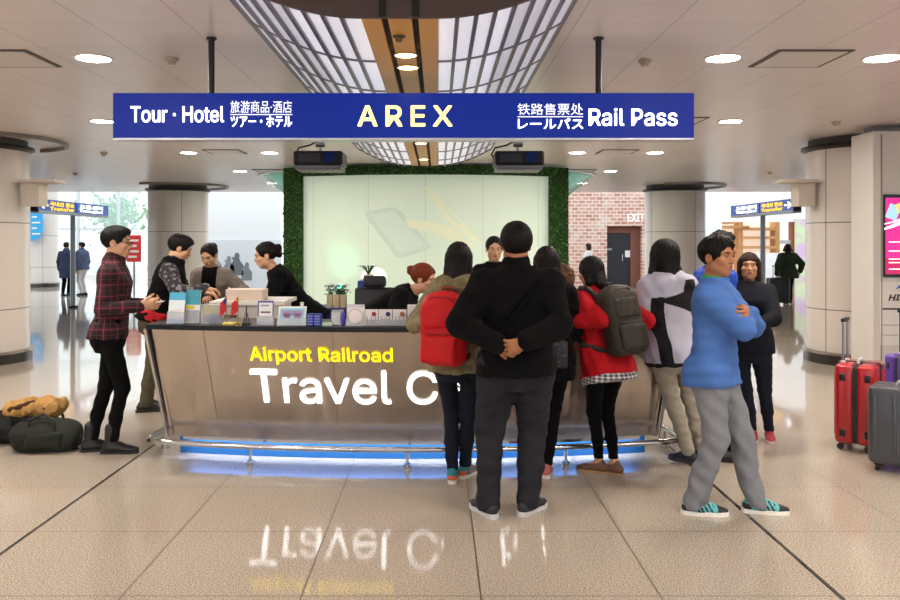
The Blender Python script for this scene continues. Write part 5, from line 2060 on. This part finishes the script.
# ---- man in vest with patterned sleeves
p = Person('man in black vest with grey patterned sleeves leaning over the counter end', -2.63, 7.5, -78, 1.745, lean=17, head=(6, -24, 0), skin='light')
p.arm(1, p.loc(203, 292, 7.08), (.4, -.5, -.7), hd=(0, 1, -.2), hn=(0, 0, -1))
p.arm(-1, p.loc(206, 288, 7.5), (-.4, -.5, -.7), hd=(0, 1, -.2), hn=(0, 0, -1))
p.feet_px((152, 408.5, -60), (151, 411.5, -70))
p.make_body()
p.face_parts('#100b09')
p.hair('short', '#100b09', vol=1.05)
p.top(KNIT, 'patterned_sweater', .010, -.02, sr=1.2)
p.top(BLK, 'vest', .030, -.03, arms=False, neck=-.012)
p.trousers(OLIVE, 'trousers', (1.0, 1.0, 1.15), cuff=.05)
p.shoes(SHOE_BLK, '#2b2a2b')
Fw = Field()
Fw.use(p.pel, p.TM)
Fw.loft([(-.055, .21, .165, 0), (.0, .215, .17, 0), (.06, .205, .165, 0)], .02)
Fw.cone((-.05, .17, .0), (-.12, .20, -.16), .05, .03, .03)
Fw.use()
Fw.ripple(.007, 30, 3)
put(Fw.mesh('waist_jacket', .011), 'waist_jacket', cloth('red_jacket', '#b01d26', .2), p.root)

# ---- woman in grey cardigan
p = Person('woman with short dark hair in grey cardigan looking down behind the counter', -2.28, 8.2, 178, 1.65, True, lean=12, head=(-10, -28, 0), skin='light')
p.arm(1, p.loc(207, 296, 7.85), (.6, -.4, -.6), hd=(-.2, 1, -.3), hn=(0, 0, -1))
p.arm(-1, p.loc(240, 292, 7.75), (-.6, -.4, -.6), hd=(.1, 1, -.3), hn=(0, 0, -1))
p.feet((-.1, 0, 5), (.1, 0, -5))
p.make_body()
p.face_parts('#201512')
p.hair('bun', '#1a100d')
p.top(BLK, 'black_top', .008, -.05, sleeve=.4, collar=False)


def cardi(P, p=p):
    q = p.tco(P)
    return np.where((q[:, 1] > .02) & (np.abs(q[:, 0]) < .075 + .02 * (q[:, 2] < .3)), 1, 0)


p.top([cloth('grey_cardigan', '#7d756e', .15), BLK], 'cardigan', .022, -.08, matfn=cardi, sr=1.05, collar=False)
p.trousers(BLK2, 'trousers')
p.shoes(SHOE_BLK, '#1b1a1b')

# ---- clerk leaning left, hair in a bun
p = Person('female clerk in black jacket leaning left over the service desk', -1.24, 7.62, 97, 1.76, True, lean=36, head=(6, -14, 0), skin='light')
p.arm(1, p.loc(277, 291, 7.75), (.5, -.3, -.7), hd=(0, 1, -.5), hn=(0, 0, -1))
p.arm(-1, p.loc(243, 296, 7.35), (-.5, -.3, -.7), hd=(0, 1, -.5), hn=(0, 0, -1))
p.feet((-.1, -.05, 0), (.1, -.05, 0))
p.make_body()
p.face_parts('#0c0807')


def low_bun(F):
    F.ell((0, -.122, -.02), (.036, .032, .03), .015)


p.hair('bun', '#0e0908', extra=low_bun)
p.top(BLK, 'black_jacket', .016, -.06, sr=1.05, collar=False)
p.trousers(BLK2, 'black_skirt_suit', (1.1, 1.1, 1.0))
p.shoes(SHOE_BLK, '#1b1a1b')

# ---- red haired clerk
p = Person('red haired clerk with a bun bending low over the counter in black', -.66, 6.92, -98, 1.73, True, lean=58, head=(-8, -16, 0), skin='light')
p.arm(1, p.loc(423, 318, 6.45), (.5, -.3, -.6), hd=(0, 1, -.3), hn=(0, 0, -1))
p.arm(-1, p.loc(430, 316, 6.8), (-.5, -.3, -.6), hd=(0, 1, -.3), hn=(0, 0, -1))
p.feet((-.1, -.05, 0), (.1, -.05, 0))
p.make_body()
p.face_parts('#5a2a18')
p.hair('bun', '#7a3216', vol=1.06)
p.top(BLK, 'black_jacket', .022, -.06, sr=1.15, collar=False)
p.trousers(BLK2, 'trousers')
p.shoes(SHOE_BLK, '#1b1a1b')

# ---- clerk facing the camera
p = Person('female clerk in black jacket facing the queue behind the counter, hair tied back', .55, 7.9, 174, 1.70, True, lean=3, head=(10, -10, 0), skin='light')
p.arm(1, p.loc(478, 300, 7.5), (.6, -.4, -.6))
p.arm(-1, p.loc(520, 300, 7.5), (-.6, -.4, -.6))
p.feet((-.1, 0, 5), (.1, 0, -5))
p.make_body()
p.face_parts('#0c0807', lips='#b5493f')
p.hair('bun', '#0c0908', vol=1.0)
p.top(BLK, 'black_jacket', .016, -.06, collar=False)
p.trousers(BLK2, 'trousers')
p.shoes(SHOE_BLK, '#1b1a1b')


# ---- packs carried on the back
def pack(P, name, label, m, m2, w, d, h, z0, dx=0.0, tilt=0, strap=None, pockets=True, roll=0, round_=.05):
    """a rucksack against the wearer's back; sizes in metres, z0 above the pelvis"""
    W = Matrix.Translation((P.X, P.Y, 0)) @ Matrix.Rotation(R(P.face), 4, 'Z')
    back = np.interp(z0 + h / 2, P.rows[:, 0], P.rows[:, 2]) + .035
    o = P.pel + P.up * z0 + P.rt * dx - P.fw * (back + d / 2)
    M = P.TM
    if roll:
        M = np.stack([rotv(M[:, 0], P.fw, roll), M[:, 1], rotv(M[:, 2], P.fw, roll)], 1)
    t = thing(name, label, 'backpack', W @ Vector(o), R(P.face))
    Wi = top_matrix(t).inverted() @ W

    def fin(F, nm, mm, par, res=.009):
        me = F.mesh(nm, res)
        me.transform(Wi)
        return put(me, nm, mm, par)
    Fb = Field()
    Fb.use(o, M)
    Fb.box((0, 0, h * .47), (w / 2, d / 2, h * .47), round_, .03)
    Fb.ell((0, .0, h * .86), (w * .44, d * .46, h * .16), .05)
    Fb.use()
    Fb.ripple(.005, 24, 7)
    b = fin(Fb, 'bag_body', m, t)
    if pockets:
        Fp = Field()
        Fp.use(o, M)
        Fp.box((0, -d / 2 - .008, h * .24), (w * .40, .03, h * .19), .028, .02)
        Fp.use()
        Fp.ripple(.004, 28, 9)
        fin(Fp, 'front_pocket', m, t)
        Fp = Field()
        Fp.use(o, M)
        Fp.box((0, -d / 2 + .004, h * .66), (w * .38, .022, h * .15), .02, .02)
        Fp.use()
        Fp.ripple(.004, 28, 5)
        fin(Fp, 'upper_pocket', m, t)

    def T(q):
        return Wi @ Vector(o + M @ np.array(q, float))
    MB().tube([T((-w * .36, -d / 2 - .028, h * .45)), T((-w * .1, -d / 2 - .034, h * .445)), T((w * .2, -d / 2 - .034, h * .445)), T((w * .37, -d / 2 - .026, h * .45))], .004, 6).build('zip', m2, t, True, world=False)
    MB().tube([T((-w * .40, -d * .35, h * .62)), T((-w * .40, -d * .42, h * .82)), T((-w * .2, -d * .46, h * .93)), T((w * .2, -d * .46, h * .93)), T((w * .40, -d * .42, h * .82)), T((w * .40, -d * .35, h * .62))], .004, 6).build('zip', m2, t, True, world=False)
    MB().tube([T((-.035, d * .3, h * .98)), T((-.03, d * .3, h * 1.06)), T((.03, d * .3, h * 1.06)), T((.035, d * .3, h * .98))], .008, 8).build('grab_handle', m2, t, True, world=False)
    hgt = P.k
    for s in (-1, 1):
        sx = s * .068 * hgt
        fr = .075 * hgt + .03
        pts = [(s * w * .28, -back + .0, z0 + h * .86), (sx, -.035 * hgt, .286 * hgt + .030), (sx, .01 * hgt, .293 * hgt + .032), (sx, .05 * hgt, .262 * hgt + .03), (s * .08 * hgt, fr, .20 * hgt), (s * .085 * hgt, fr - .01, .12 * hgt),
               (s * .108 * hgt, .0, .055 * hgt + .02), (s * w * .38, -back, z0 + .05)]
        Fs = Field()
        Fs.use(P.pel, P.TM)
        Fs.chain(pts, [.020] * len(pts), .01)
        Fs.use()
        fin(Fs, 'shoulder_strap', m2 if strap is None else strap, t, .010)
    return t


# ---- young woman with red pack
p = Person('woman with long black hair in olive hooded jacket carrying the red backpack', .125, 5.30, -20, 1.64, True, lean=3, head=(6, -6, 0), skin='light')
p.arm(1, p.loc(470, 332, 5.0), (.35, -.4, -.9), hd=(-.2, 1, .1))
p.arm(-1, p.loc(424, 322, 5.15), (-.35, -.4, -.9), hd=(.4, .9, .1))
p.feet_px((453, 479, -5), (469, 475, -35))
p.make_body()
p.face_parts('#0f0d0d')
p.hair('long', '#080606', length=.16)
n = NB('olive_camo', rough=.85)
n.xyz()
n.l(n.mix(n.math('GREATER_THAN', n.noise(14, 3, n.coord), .53), '#84795a', '#726847'), n.p.inputs['Base Color'])


def hood(F, P):
    F.use(P.pel, P.TM)
    k = P.k
    F.cone((-.055 * k, -.045 * k, .275 * k), (.055 * k, -.045 * k, .275 * k), .034 * k, None, .03)
    F.cone((-.06 * k, .0, .295 * k), (-.03 * k, -.05 * k, .285 * k), .028 * k, None, .03)
    F.cone((.06 * k, .0, .295 * k), (.03 * k, -.05 * k, .285 * k), .028 * k, None, .03)


p.top(n.m, 'hooded_jacket', .020, -.065, sr=1.1, extra=hood, wr=.006)
p.trousers(JEAN_DARK, 'jeans', (.88, .85, .80), cuff=.075)
p.shoes(mat('shoe_teal', '#1f7f8a', .6), '#e9e4dc', 'sneaker', 'sneaker', [mat('shoe_orange', '#d0603c', .6)])
pack(p, 'backpack', 'large red backpack worn by the woman with long black hair', cloth('red_nylon', '#c8141c', .12, .5), mat('strap_red', '#8e1016', .6), .29, .19, .47, -.055, dx=-.015, round_=.075)

# ---- big man in black
p = Person('broad man in black jacket seen from behind, hands clasped behind his back', .465, 4.75, 4, 1.75, big=1.17, depth=1.22, lean=0, head=(0, -3, 0), skin='tan', hres=.006)
wl_, wr_ = p.loc(497, 344, 4.50), p.loc(525, 341, 4.50)
p.arm(-1, wl_, (-.75, -.2, -.8), hd=(1, -.05, -.42), hn=(.1, 1, .25), curl=34, thumb=40, fine=True, spread=7)
p.arm(1, wr_ + V3(0, -.035, 0), (.75, -.2, -.8), hd=(-1, .0, -.30), hn=(-.1, 1, .2), curl=30, thumb=35, fine=True, spread=6)
p.feet_px((484, 512.5, 26), (532, 511, -38))
p.make_body()
p.face_parts('#090707')
p.hair('short', '#090707', vol=1.10)
p.top(BLK, 'black_jacket', .020, -.052, sr=1.32, wr=.006, flare=.0, cuff=.004, hipr=1.25)
p.trousers(CHAR, 'trousers', (1.32, 1.35, 1.42), cuff=.035, wr=.006)
p.shoes(mat('shoe_dark', '#222329', .6), '#cfd0d4')
W = Matrix.Translation((p.X, p.Y, 0)) @ Matrix.Rotation(R(p.face), 4, 'Z')
Fs = Field()
Fs.use(p.pel, p.TM)
bk = -.155
Fs.chain([(.15, -.02, .495), (.12, -.115, .465), (.05, -.168, .39), (-.04, -.188, .28), (-.12, -.182, .16), (-.21, -.11, .06)], [.016] * 6, .01, flat=((0, 1, 0), 2.0))
Fs.use()
put(Fs.mesh('sling_strap', .008), 'sling_strap', mat('strap_black', '#08080a', .9, spec=.1), p.root)

# ---- woman half hidden by him
p = Person('dark haired woman in black half hidden behind the broad man', .735, 5.42, -6, 1.61, True, lean=3, head=(-4, -8, 0), skin='light')
p.arm(1, p.pel + V3(.08, .26, .25), (.35, -.4, -.9), hd=(-.3, 1, 0))
p.arm(-1, p.pel + V3(-.08, .26, .25), (-.35, -.4, -.9), hd=(.3, 1, 0))
p.feet_px((532, 472, 0), (547, 474, -12))
p.make_body()
p.face_parts('#120e0d')
p.hair('long', '#0e0908', length=.16)
p.top(BLK, 'black_jacket', .020, -.10, sr=1.1)
p.trousers(BLK2, 'trousers', (.9, .86, .8), cuff=.08)
p.shoes(mat('shoe_pink', '#b2625f', .6), '#d8cfca')
bgw = at(556, 354, 5.22)
sb = thing('shoulder_bag', 'small dark patterned shoulder bag at the side of the half hidden woman', 'bag', tuple(bgw))
n = NB('monogram', rough=.5)
n.xyz()
v_ = n.n('TexVoronoi')
v_.inputs['Scale'].default_value = 38
n.l(n.coord, v_.inputs['Vector'])
n.l(n.mix(n.math('LESS_THAN', v_.outputs[0], .22), '#24212a', '#6f6a78'), n.p.inputs['Base Color'])
MB().box(bgw, (.15, .07, .18), (0, 0, R(-12)), .022, 3).build('bag_body', n.m, sb, True)
MB().box(bgw + Vector((-.005, -.037, .04)), (.14, .01, .10), (0, 0, R(-12)), .004).build('bag_flap', n.m, sb, True)
MB().tube([bgw + Vector((-.07, .02, .08)), bgw + Vector((-.03, .03, .30)), bgw + Vector((-.03, .06, .50)), bgw + Vector((.02, .1, .56))], .008, 8).build('bag_strap', black, sb, True)

# ---- small curly haired person
p = Person('short person with curly brown hair standing just left of the red jacket', 1.09, 6.75, 35, 1.44, True, lean=4, head=(0, -8, 0), skin='light')
p.arm(1, p.sh[1] + V3(-.02, .25, -.30), (.6, -.4, -.6))
p.arm(-1, p.sh[-1] + V3(.02, .25, -.30), (-.6, -.4, -.6))
p.feet((-.09, 0, 5), (.09, 0, -5))
p.make_body()
p.face_parts('#4a2f1e')


def curls(F):
    r_ = random.Random(9)
    for _ in range(46):
        a, el = r_.uniform(0, 6.28), r_.uniform(-.35, 1.4)
        d = V3(math.cos(a) * math.cos(el), math.sin(a) * math.cos(el), math.sin(el))
        if d[1] > .55 and d[2] < .45:
            continue
        F.ell(V3(0, -.018, .03) + d * V3(.088, .10, .092), .021, .008)


p.hair('bob', '#5a3a26', length=.02, extra=curls)
p.top(cloth('beige_cardigan', '#a59a8a', .15), 'cardigan', .016, -.07)
p.trousers(BLK2, 'trousers')
p.shoes(SHOE_BLK, '#1b1a1b')

# ---- woman in red jacket
p = Person('woman in red jacket and black leggings leaning on the counter', 1.12, 5.53, 24, 1.555, True, lean=14, side=-1, head=(14, -14, 0), skin='light', hipy=-.06)
p.arm(1, p.loc(612, 316, 5.62), (.35, -.4, -.9), hd=(-.6, 1, 0))
p.arm(-1, p.loc(571, 322, 5.45), (-.35, -.4, -.9), hd=(.2, 1, 0))
p.feet_px((592, 471.5, 62), (608, 472.5, 50))
p.make_body()
p.face_parts('#120e0d')
p.hair('long', '#0b0808', length=.10)
p.top(CHECK, 'checked_shirt', .012, -.105, sleeve=.4, flare=.012)
p.top(cloth('red_wool', '#bf1420', .12), 'red_jacket', .022, -.075, sr=1.12, flare=.012, wr=.005)
p.trousers(BLK2, 'leggings', (.86, .82, .72), cuff=.105, e=.004)
p.shoes(mat('shoe_tan', '#6e4f3c', .6), '#b08a64', 'loafer', 'flat')
pack(p, 'backpack', 'dark grey brown backpack worn over the red jacket', cloth('taupe_nylon', '#3b352f', .15, .6), mat('strap_taupe', '#2c2622', .6), .26, .17, .47, -.01, dx=.035, roll=-4, round_=.05)

# ---- person in white and black jacket
p = Person('person with shoulder length black hair in pale lilac and black jacket with khaki trousers', 1.625, 5.76, 16, 1.65, True, big=1.08, lean=4, side=-2, head=(4, -6, 0), skin='light', hipy=-.09)
p.arm(1, p.pel + V3(.10, .30, .24), (.35, -.4, -.9), hd=(-.3, 1, 0))
p.arm(-1, p.pel + V3(-.13, .30, .24), (-.35, -.4, -.9), hd=(.3, 1, 0))
p.feet_px((683, 461.5, 40), (699, 457, 0))
p.make_body()
p.face_parts('#120e0d')
p.hair('bob', '#0c0908', length=.13, vol=1.16)
LIL = cloth('pale_lilac', '#b6b6c8', .06, .6)
BLKJ = cloth('black_panel', '#1a191c', .2)


def jacket12(P, p=p):
    q = p.tco(P)
    s_ = q[:, 2] / p.k
    x_ = q[:, 0] / p.k
    back = q[:, 1] < .02
    ix = np.zeros(len(q), int)
    ix[back & (s_ < .215) & (x_ < -.058) & (x_ > -.105)] = 1
    ix[back & (s_ > .17 - x_ * .35) & (s_ < .225 + x_ * .25) & (x_ > -.075)] = 1
    ix[(s_ > .19) & (s_ < .285) & (x_ > .035) & (q[:, 1] < .03) & (x_ < .10)] = 1
    ix[(s_ > .285)] = 0
    ix[s_ < -.058] = 1
    ix[(x_ < -.15)] = 0
    return ix


p.top([LIL, BLKJ], 'hooded_jacket', .026, -.075, sr=1.25, matfn=jacket12, extra=hood, wr=.005, flare=.01, h=.006)
p.trousers(KHAKI, 'trousers', (.95, .92, .95), cuff=.06, wr=.005)
p.shoes(mat('shoe_navy', '#20232c', .6), '#3a3c44')

# ---- man in blue sweater
p = Person('man in blue sweater and grey jeans walking with arms crossed', 1.615, 4.72, -122, 1.67, lean=1, head=(-22, -2, 0), skin='tan', hres=.0042, big=.91, depth=.92)
el = p.pel
p.arm(1, p.pel + p.up * .27 + p.fw * .13 + p.rt * -.10, (.75, .9, -.75), hd=(-1, .12, .1), hn=(0, -1, 0), show=False)
p.arm(-1, p.pel + p.up * .325 + p.fw * .215 + p.rt * .06, (-.8, .4, -.9), hd=(1, -.1, .10), hn=(0, -1, -.2), curl=26, thumb=30, fine=True)
p.feet_px((765, 513, -100), (704, 514.5, -98))
p.make_body()
p.face_parts('#080606', lips='#7d4238', brow=1.25)
p.hair('spiky', '#080606', vol=1.04)
p.top(cloth('green_tee', '#2f9a52', .1), 'green_tshirt', .004, -.02, sleeve=.4, wr=0, neck=-.02)


def vneck(F, P):
    F.use(P.pel, P.TM)
    k = P.k
    F.cone((0, .085 * k, .315 * k), (0, .085 * k, .262 * k), .040 * k, .008 * k, .008, 's')
    F.use()


p.top(cloth('blue_sweater', '#4a72b8', .07), 'blue_sweater', .022, -.062, sr=1.12, collar=False, extra=vneck, wr=.005, flare=.006, cuff=.003, h=.008, hipr=1.1)
p.trousers(JEAN_GREY, 'grey_jeans', waist=.0, r=(1.0, 1.2, 1.42), cuff=.035, wr=.007, h=.009)
p.shoes(mat('shoe_teal2', '#58b4bc', .6), '#f2efea', 'sneaker', 'sneaker', [mat('shoe_stripe', '#17181b', .6), mat('shoe_toe', '#222428', .6)])

# ---- man in bright blue jacket behind him
p = Person('man in bright blue jacket and black trousers mostly hidden behind the blue sweater', 2.0, 6.12, -82, 1.735, big=.92, lean=15, head=(-4, 0, 0), skin='tan')
p.arm_down(1, .03, .0)
p.arm_down(-1, .03, .0)
p.feet_px((735, 456, -110), (722, 461, -105))
p.make_body()
p.face_parts('#090706')
p.hair('spiky', '#090706')
p.top(cloth('royal_blue', '#2148b8', .1, .6), 'blue_jacket', .020, -.05, sr=1.2, neck=.01)
p.trousers(BLK2, 'trousers', cuff=.04)
p.shoes(SHOE_BLK, '#1b1a1b')

# ---- woman in navy jacket
p = Person('woman with long brown hair in navy jacket and jeans looking left', 2.47, 6.38, 152, 1.555, True, big=1.08, head=(10, 2, 0), skin='mid', hres=.0042)
p.arm(1, p.loc(738, 330, 6.1), (.8, -.6, -.5), hd=(-.6, .8, .1))
p.arm(-1, p.loc(752, 328, 6.05), (-.9, -.5, -.3), hd=(.9, .5, .1))
p.feet_px((770, 441, 165), (753, 441, 160))
p.make_body()
p.face_parts('#2a1a12', lips='#b0564c')
p.hair('long', '#2a1810', length=.27, fringe=.3)
p.top(cloth('navy', '#0f111c', .15), 'navy_jacket', .020, -.055, sr=1.12, collar=False)
p.trousers(JEAN_DARK, 'jeans', (.92, .9, .85), cuff=.07)
p.shoes(mat('shoe_rose', '#b8364c', .6), '#e6e0dc')

# ---- far figures
p = Person('woman in dark green coat walking away far off at right', 9.15, 21.0, -6, 1.60, True, big=1.25, res=.02, hres=.010)
p.arm(1, p.sh[1] + V3(.14, .02, -.40), (.5, -1, 0))
p.arm(-1, p.sh[-1] + V3(-.12, -.05, -.46), (-.5, -1, 0))
p.feet((-.08, -.10, 0), (.08, .10, 0))
p.make_body()
p.hair('bob', '#15110f', length=.06, vol=1.12)
p.top(cloth('dark_green', '#2f3b2b', .15), 'green_coat', .035, -.10, sr=1.5, flare=.03, h=.016)
p.trousers(BLK2, 'trousers', h=.016)
p.shoes(SHOE_BLK, '#d8d4d0')
p = Person('distant person in white top seen just above the red jacket', 4.68, 25.0, 100, 1.62, True, res=.022, hres=.012)
p.arm_down(1)
p.arm_down(-1)
p.feet((-.08, 0, 0), (.08, 0, 0))
p.make_body()
p.hair('bob', '#17120f', length=.03)
p.top(cloth('white_top', '#d9d6d4', .08), 'white_top', .02, -.06, h=.018)
p.trousers(BLK2, 'trousers', h=.018)
p.shoes(SHOE_BLK, '#1b1a1b')
p = Person('distant person in navy coat left of the grey sign post', -11.25, 24.3, 0, 1.66, False, res=.022, hres=.012)
p.arm_down(1)
p.arm_down(-1)
p.feet((-.08, 0, 0), (.08, 0, 0))
p.make_body()
p.hair('short', '#17120f')
p.top(cloth('navy_coat', '#343c56', .15), 'navy_coat', .025, -.20, h=.018)
p.trousers(BLK2, 'trousers', h=.018)
p.shoes(SHOE_BLK, '#1b1a1b')
p = Person('distant person in slate jacket and pale trousers right of the grey sign post', -10.9, 24.6, 80, 1.66, False, res=.022, hres=.012, big=1.15)
p.arm_down(1)
p.arm_down(-1)
p.feet((-.08, 0, 0), (.08, 0, 0))
p.make_body()
p.hair('short', '#17120f')
p.top(cloth('slate', '#4a5672', .15), 'slate_jacket', .035, -.05, h=.018, sr=1.3)
p.trousers(cloth('pale_trousers', '#c9c6ca', .1), 'trousers', h=.018)
p.shoes(SHOE_BLK, '#1b1a1b')

# ================================================================== luggage
def suitcase(label, loc, rz, w, d, h, m, trim, handle=.38, ribs=4, strap=None, lid=None, name='suitcase'):
    t = thing(name, label, 'suitcase', loc, R(rz))
    wz = .055
    hb = h - wz
    MB().box((0, -d * .255, wz + hb / 2), (w, d * .49, hb), None, .038, 5).build('front_shell', m, t, 60, world=False)
    MB().box((0, d * .255, wz + hb / 2), (w, d * .49, hb), None, .038, 5).build('back_shell', m, t, 60, world=False)
    MB().box((0, 0, wz + hb / 2), (w - .012, .022, hb - .012), None, .03, 4).build('zip_band', trim, t, 60, world=False)
    for i in range(ribs):
        xx = (i - (ribs - 1) / 2) * w * .8 / max(1, ribs - 1)
        for s in (-1, 1):
            MB().box((xx, s * (d / 2 - .001), wz + hb / 2), (.026, .012, hb * .80), None, .005, 3).build('rib', m, t, 60, world=False)
    for sx in (-1, 1):
        for sy in (-1, 1):
            x_, y_ = sx * (w / 2 - .055), sy * (d / 2 - .05)
            wh = MB().cyl((x_, y_, .046), (x_, y_, wz + .012), .022, .026).build('wheel_housing', trim, t, True, world=False)
            MB().cyl((x_ - .012, y_ + .012, .026), (x_ + .012, y_ + .012, .026), .026, seg=18).build('wheel', black, wh, True, world=False)
            MB().box((sx * (w / 2 - .006), sy * d * .30, wz + hb * (.14)), (.02, .045, .06), None, .008).build('corner_guard', trim, t, 60, world=False)
            MB().box((sx * (w / 2 - .006), sy * d * .30, wz + hb * (.84)), (.02, .045, .06), None, .008).build('corner_guard', trim, t, 60, world=False)
    MB().tube([(-.07, 0, h - .004), (-.06, 0, h + .022), (.06, 0, h + .022), (.07, 0, h - .004)], .011, 10).build('carry_handle', mat('handle_grey', '#b9babd', .3), t, True, world=False)
    if handle:
        hn = MB()
        for s in (-1, 1):
            hn.cyl((s * .085, d * .36, h - .02), (s * .085, d * .36, h + handle), .009, seg=12)
        hn.build('handle_tube', mat('handle_metal', '#9b97a6', .25, .9), t, True, world=False) if False else None
        for s in (-1, 1):
            MB().cyl((s * .085, d * .36, h - .02), (s * .085, d * .36, h + handle), .009, seg=12).build('handle_tube', mat('handle_metal', '#9b97a6', .25, .9), t, True, world=False)
        MB().box((0, d * .36, h + handle), (.215, .032, .030), None, .012, 3).build('grip', black, t, 60, world=False)
        for s in (-1, 1):
            MB().box((s * .085, d * .36, h + .004), (.045, .03, .02), None, .006).build('handle_socket', mat('socket', '#d0cdd0', .4), t, 60, world=False)
    if strap:
        MB().box((0, 0, wz + hb / 2), (.055, d + .018, hb + .014), None, .02, 3).build('luggage_strap', strap, t, 60, world=False)
    return t


red_s = mat('case_red', '#b5161d', .25, coat=.4)
grey_s = mat('case_grey', '#43464c', .35, coat=.2)
pur_s = mat('case_purple', '#55309a', .35)
suitcase('glossy red suitcase with raised handle and black strap at the right', (3.31, 6.30, 0), 53, .44, .29, .665, red_s, black, .33, 5, mat('strap_dark', '#101012', .6))
suitcase('dark grey hard suitcase in front of the red one at the right edge', (3.29, 5.62, 0), -38, .46, .30, .60, grey_s, mat('trim_dark', '#1b1c20', .5), 0, 4)
t = suitcase('purple suitcase with yellow strap behind the red one at the right edge', (4.04, 6.75, 0), 10, .44, .30, .66, pur_s, black, .36, 4, mat('strap_yellow', '#e2c21c', .6))
pk_ = at(778, 290, 20.8)
suitcase('dark suitcase pulled by the far woman in green coat', (pk_.x, 20.8, 0), 0, .52, .30, .70, mat('case_dark', '#23262c', .4), black, .30, 3)

# ---- bags on the floor at the left
def soft_bag(name, label, loc, rz, w, d, h, m, m2, seed):
    t = thing(name, label, 'bag', loc, R(rz))
    Fb = Field()
    Fb.cone((-w * .30, 0, h * .42), (w * .30, 0, h * .40), h * .42, h * .40, .05, flat=((0, 1, 0), h * .84 / d))
    Fb.box((0, 0, h * .30), (w * .46, d * .46, h * .28), .08, .06)
    Fb.plane((0, 0, .004), (0, 0, 1))
    Fb.ripple(.014, 15, seed)
    b_ = put(Fb.mesh('bag_body', .010), 'bag_body', m, t)
    Fb = Field()
    Fb.box((w * .05, -d * .45, h * .34), (w * .28, .03, h * .22), .028, .02)
    Fb.ripple(.006, 22, seed + 3)
    put(Fb.mesh('outer_pocket', .009), 'outer_pocket', m, t)
    MB().tube([(-w * .34, 0, h * .80), (0, .0, h * .865), (w * .34, 0, h * .78)], .006, 6).build('zip', m2, t, True, world=False)
    for s in (-1, 1):
        MB().tube([(-w * .2, s * d * .40, h * .5), (-w * .17, s * d * .34, h * .86), (0, s * d * .20, h * 1.0), (w * .17, s * d * .34, h * .86), (w * .2, s * d * .40, h * .5)], .011, 8).build('carry_handle', m2, t, True, world=False)
    MB().tube([(w * .45, 0, h * .6), (w * .53, -.02, h * .4), (w * .50, -.06, h * .2), (w * .44, -d * .3, h * .12)], .012, 8).build('side_strap', m2, t, True, world=False)
    return t


dkg = cloth('dark_green_canvas', '#20241f', .25, .7)
soft_bag('duffel_bag', 'dark green duffel bag on the floor at the left', (at(45, 0, 6.2).x, 6.22, 0), 6, .50, .30, .29, dkg, black, 4)
soft_bag('holdall_bag', 'black holdall bag cut by the left photo edge beside the green duffel', (at(4, 0, 6.3).x - .05, 6.48, 0), -8, .42, .28, .27, cloth('black_canvas', '#1a191b', .25, .7), black, 8)
jw = at(38, 408, 6.35)
tj = thing('tan_jacket', 'crumpled tan jacket thrown over the bags at the left', 'jacket', (jw.x, jw.y, jw.z))
Fj = Field()
Fj.cone((-.20, .0, .0), (.17, .0, .015), .055, .070, .04, flat=((0, 1, 0), .55))
Fj.cone((.05, -.02, .03), (.14, -.05, -.02), .06, .05, .03)
Fj.cone((-.22, -.05, .0), (-.02, -.08, .03), .032, .036, .02)
Fj.cone((-.14, -.09, -.02), (-.02, -.06, .05), .028, .024, .02)
Fj.cone((-.05, -.03, .07), (.10, .0, .08), .026, .03, .03)
Fj.ripple(.014, 26, 5)
put(Fj.mesh('jacket_body', .008), 'jacket_body', cloth('tan', '#b28a52', .2), tj)
Fj = Field()
Fj.cone((-.17, -.105, .01), (.0, -.085, .06), .016, .014, .01)
Fj.ripple(.006, 30, 2)
put(Fj.mesh('dark_lining', .007), 'dark_lining', cloth('brown_lining', '#4a3222', .2), tj)
MB().ball((.11, -.125, .02), (.012, .006, .012), 10).build('button', black, tj, True, world=False)
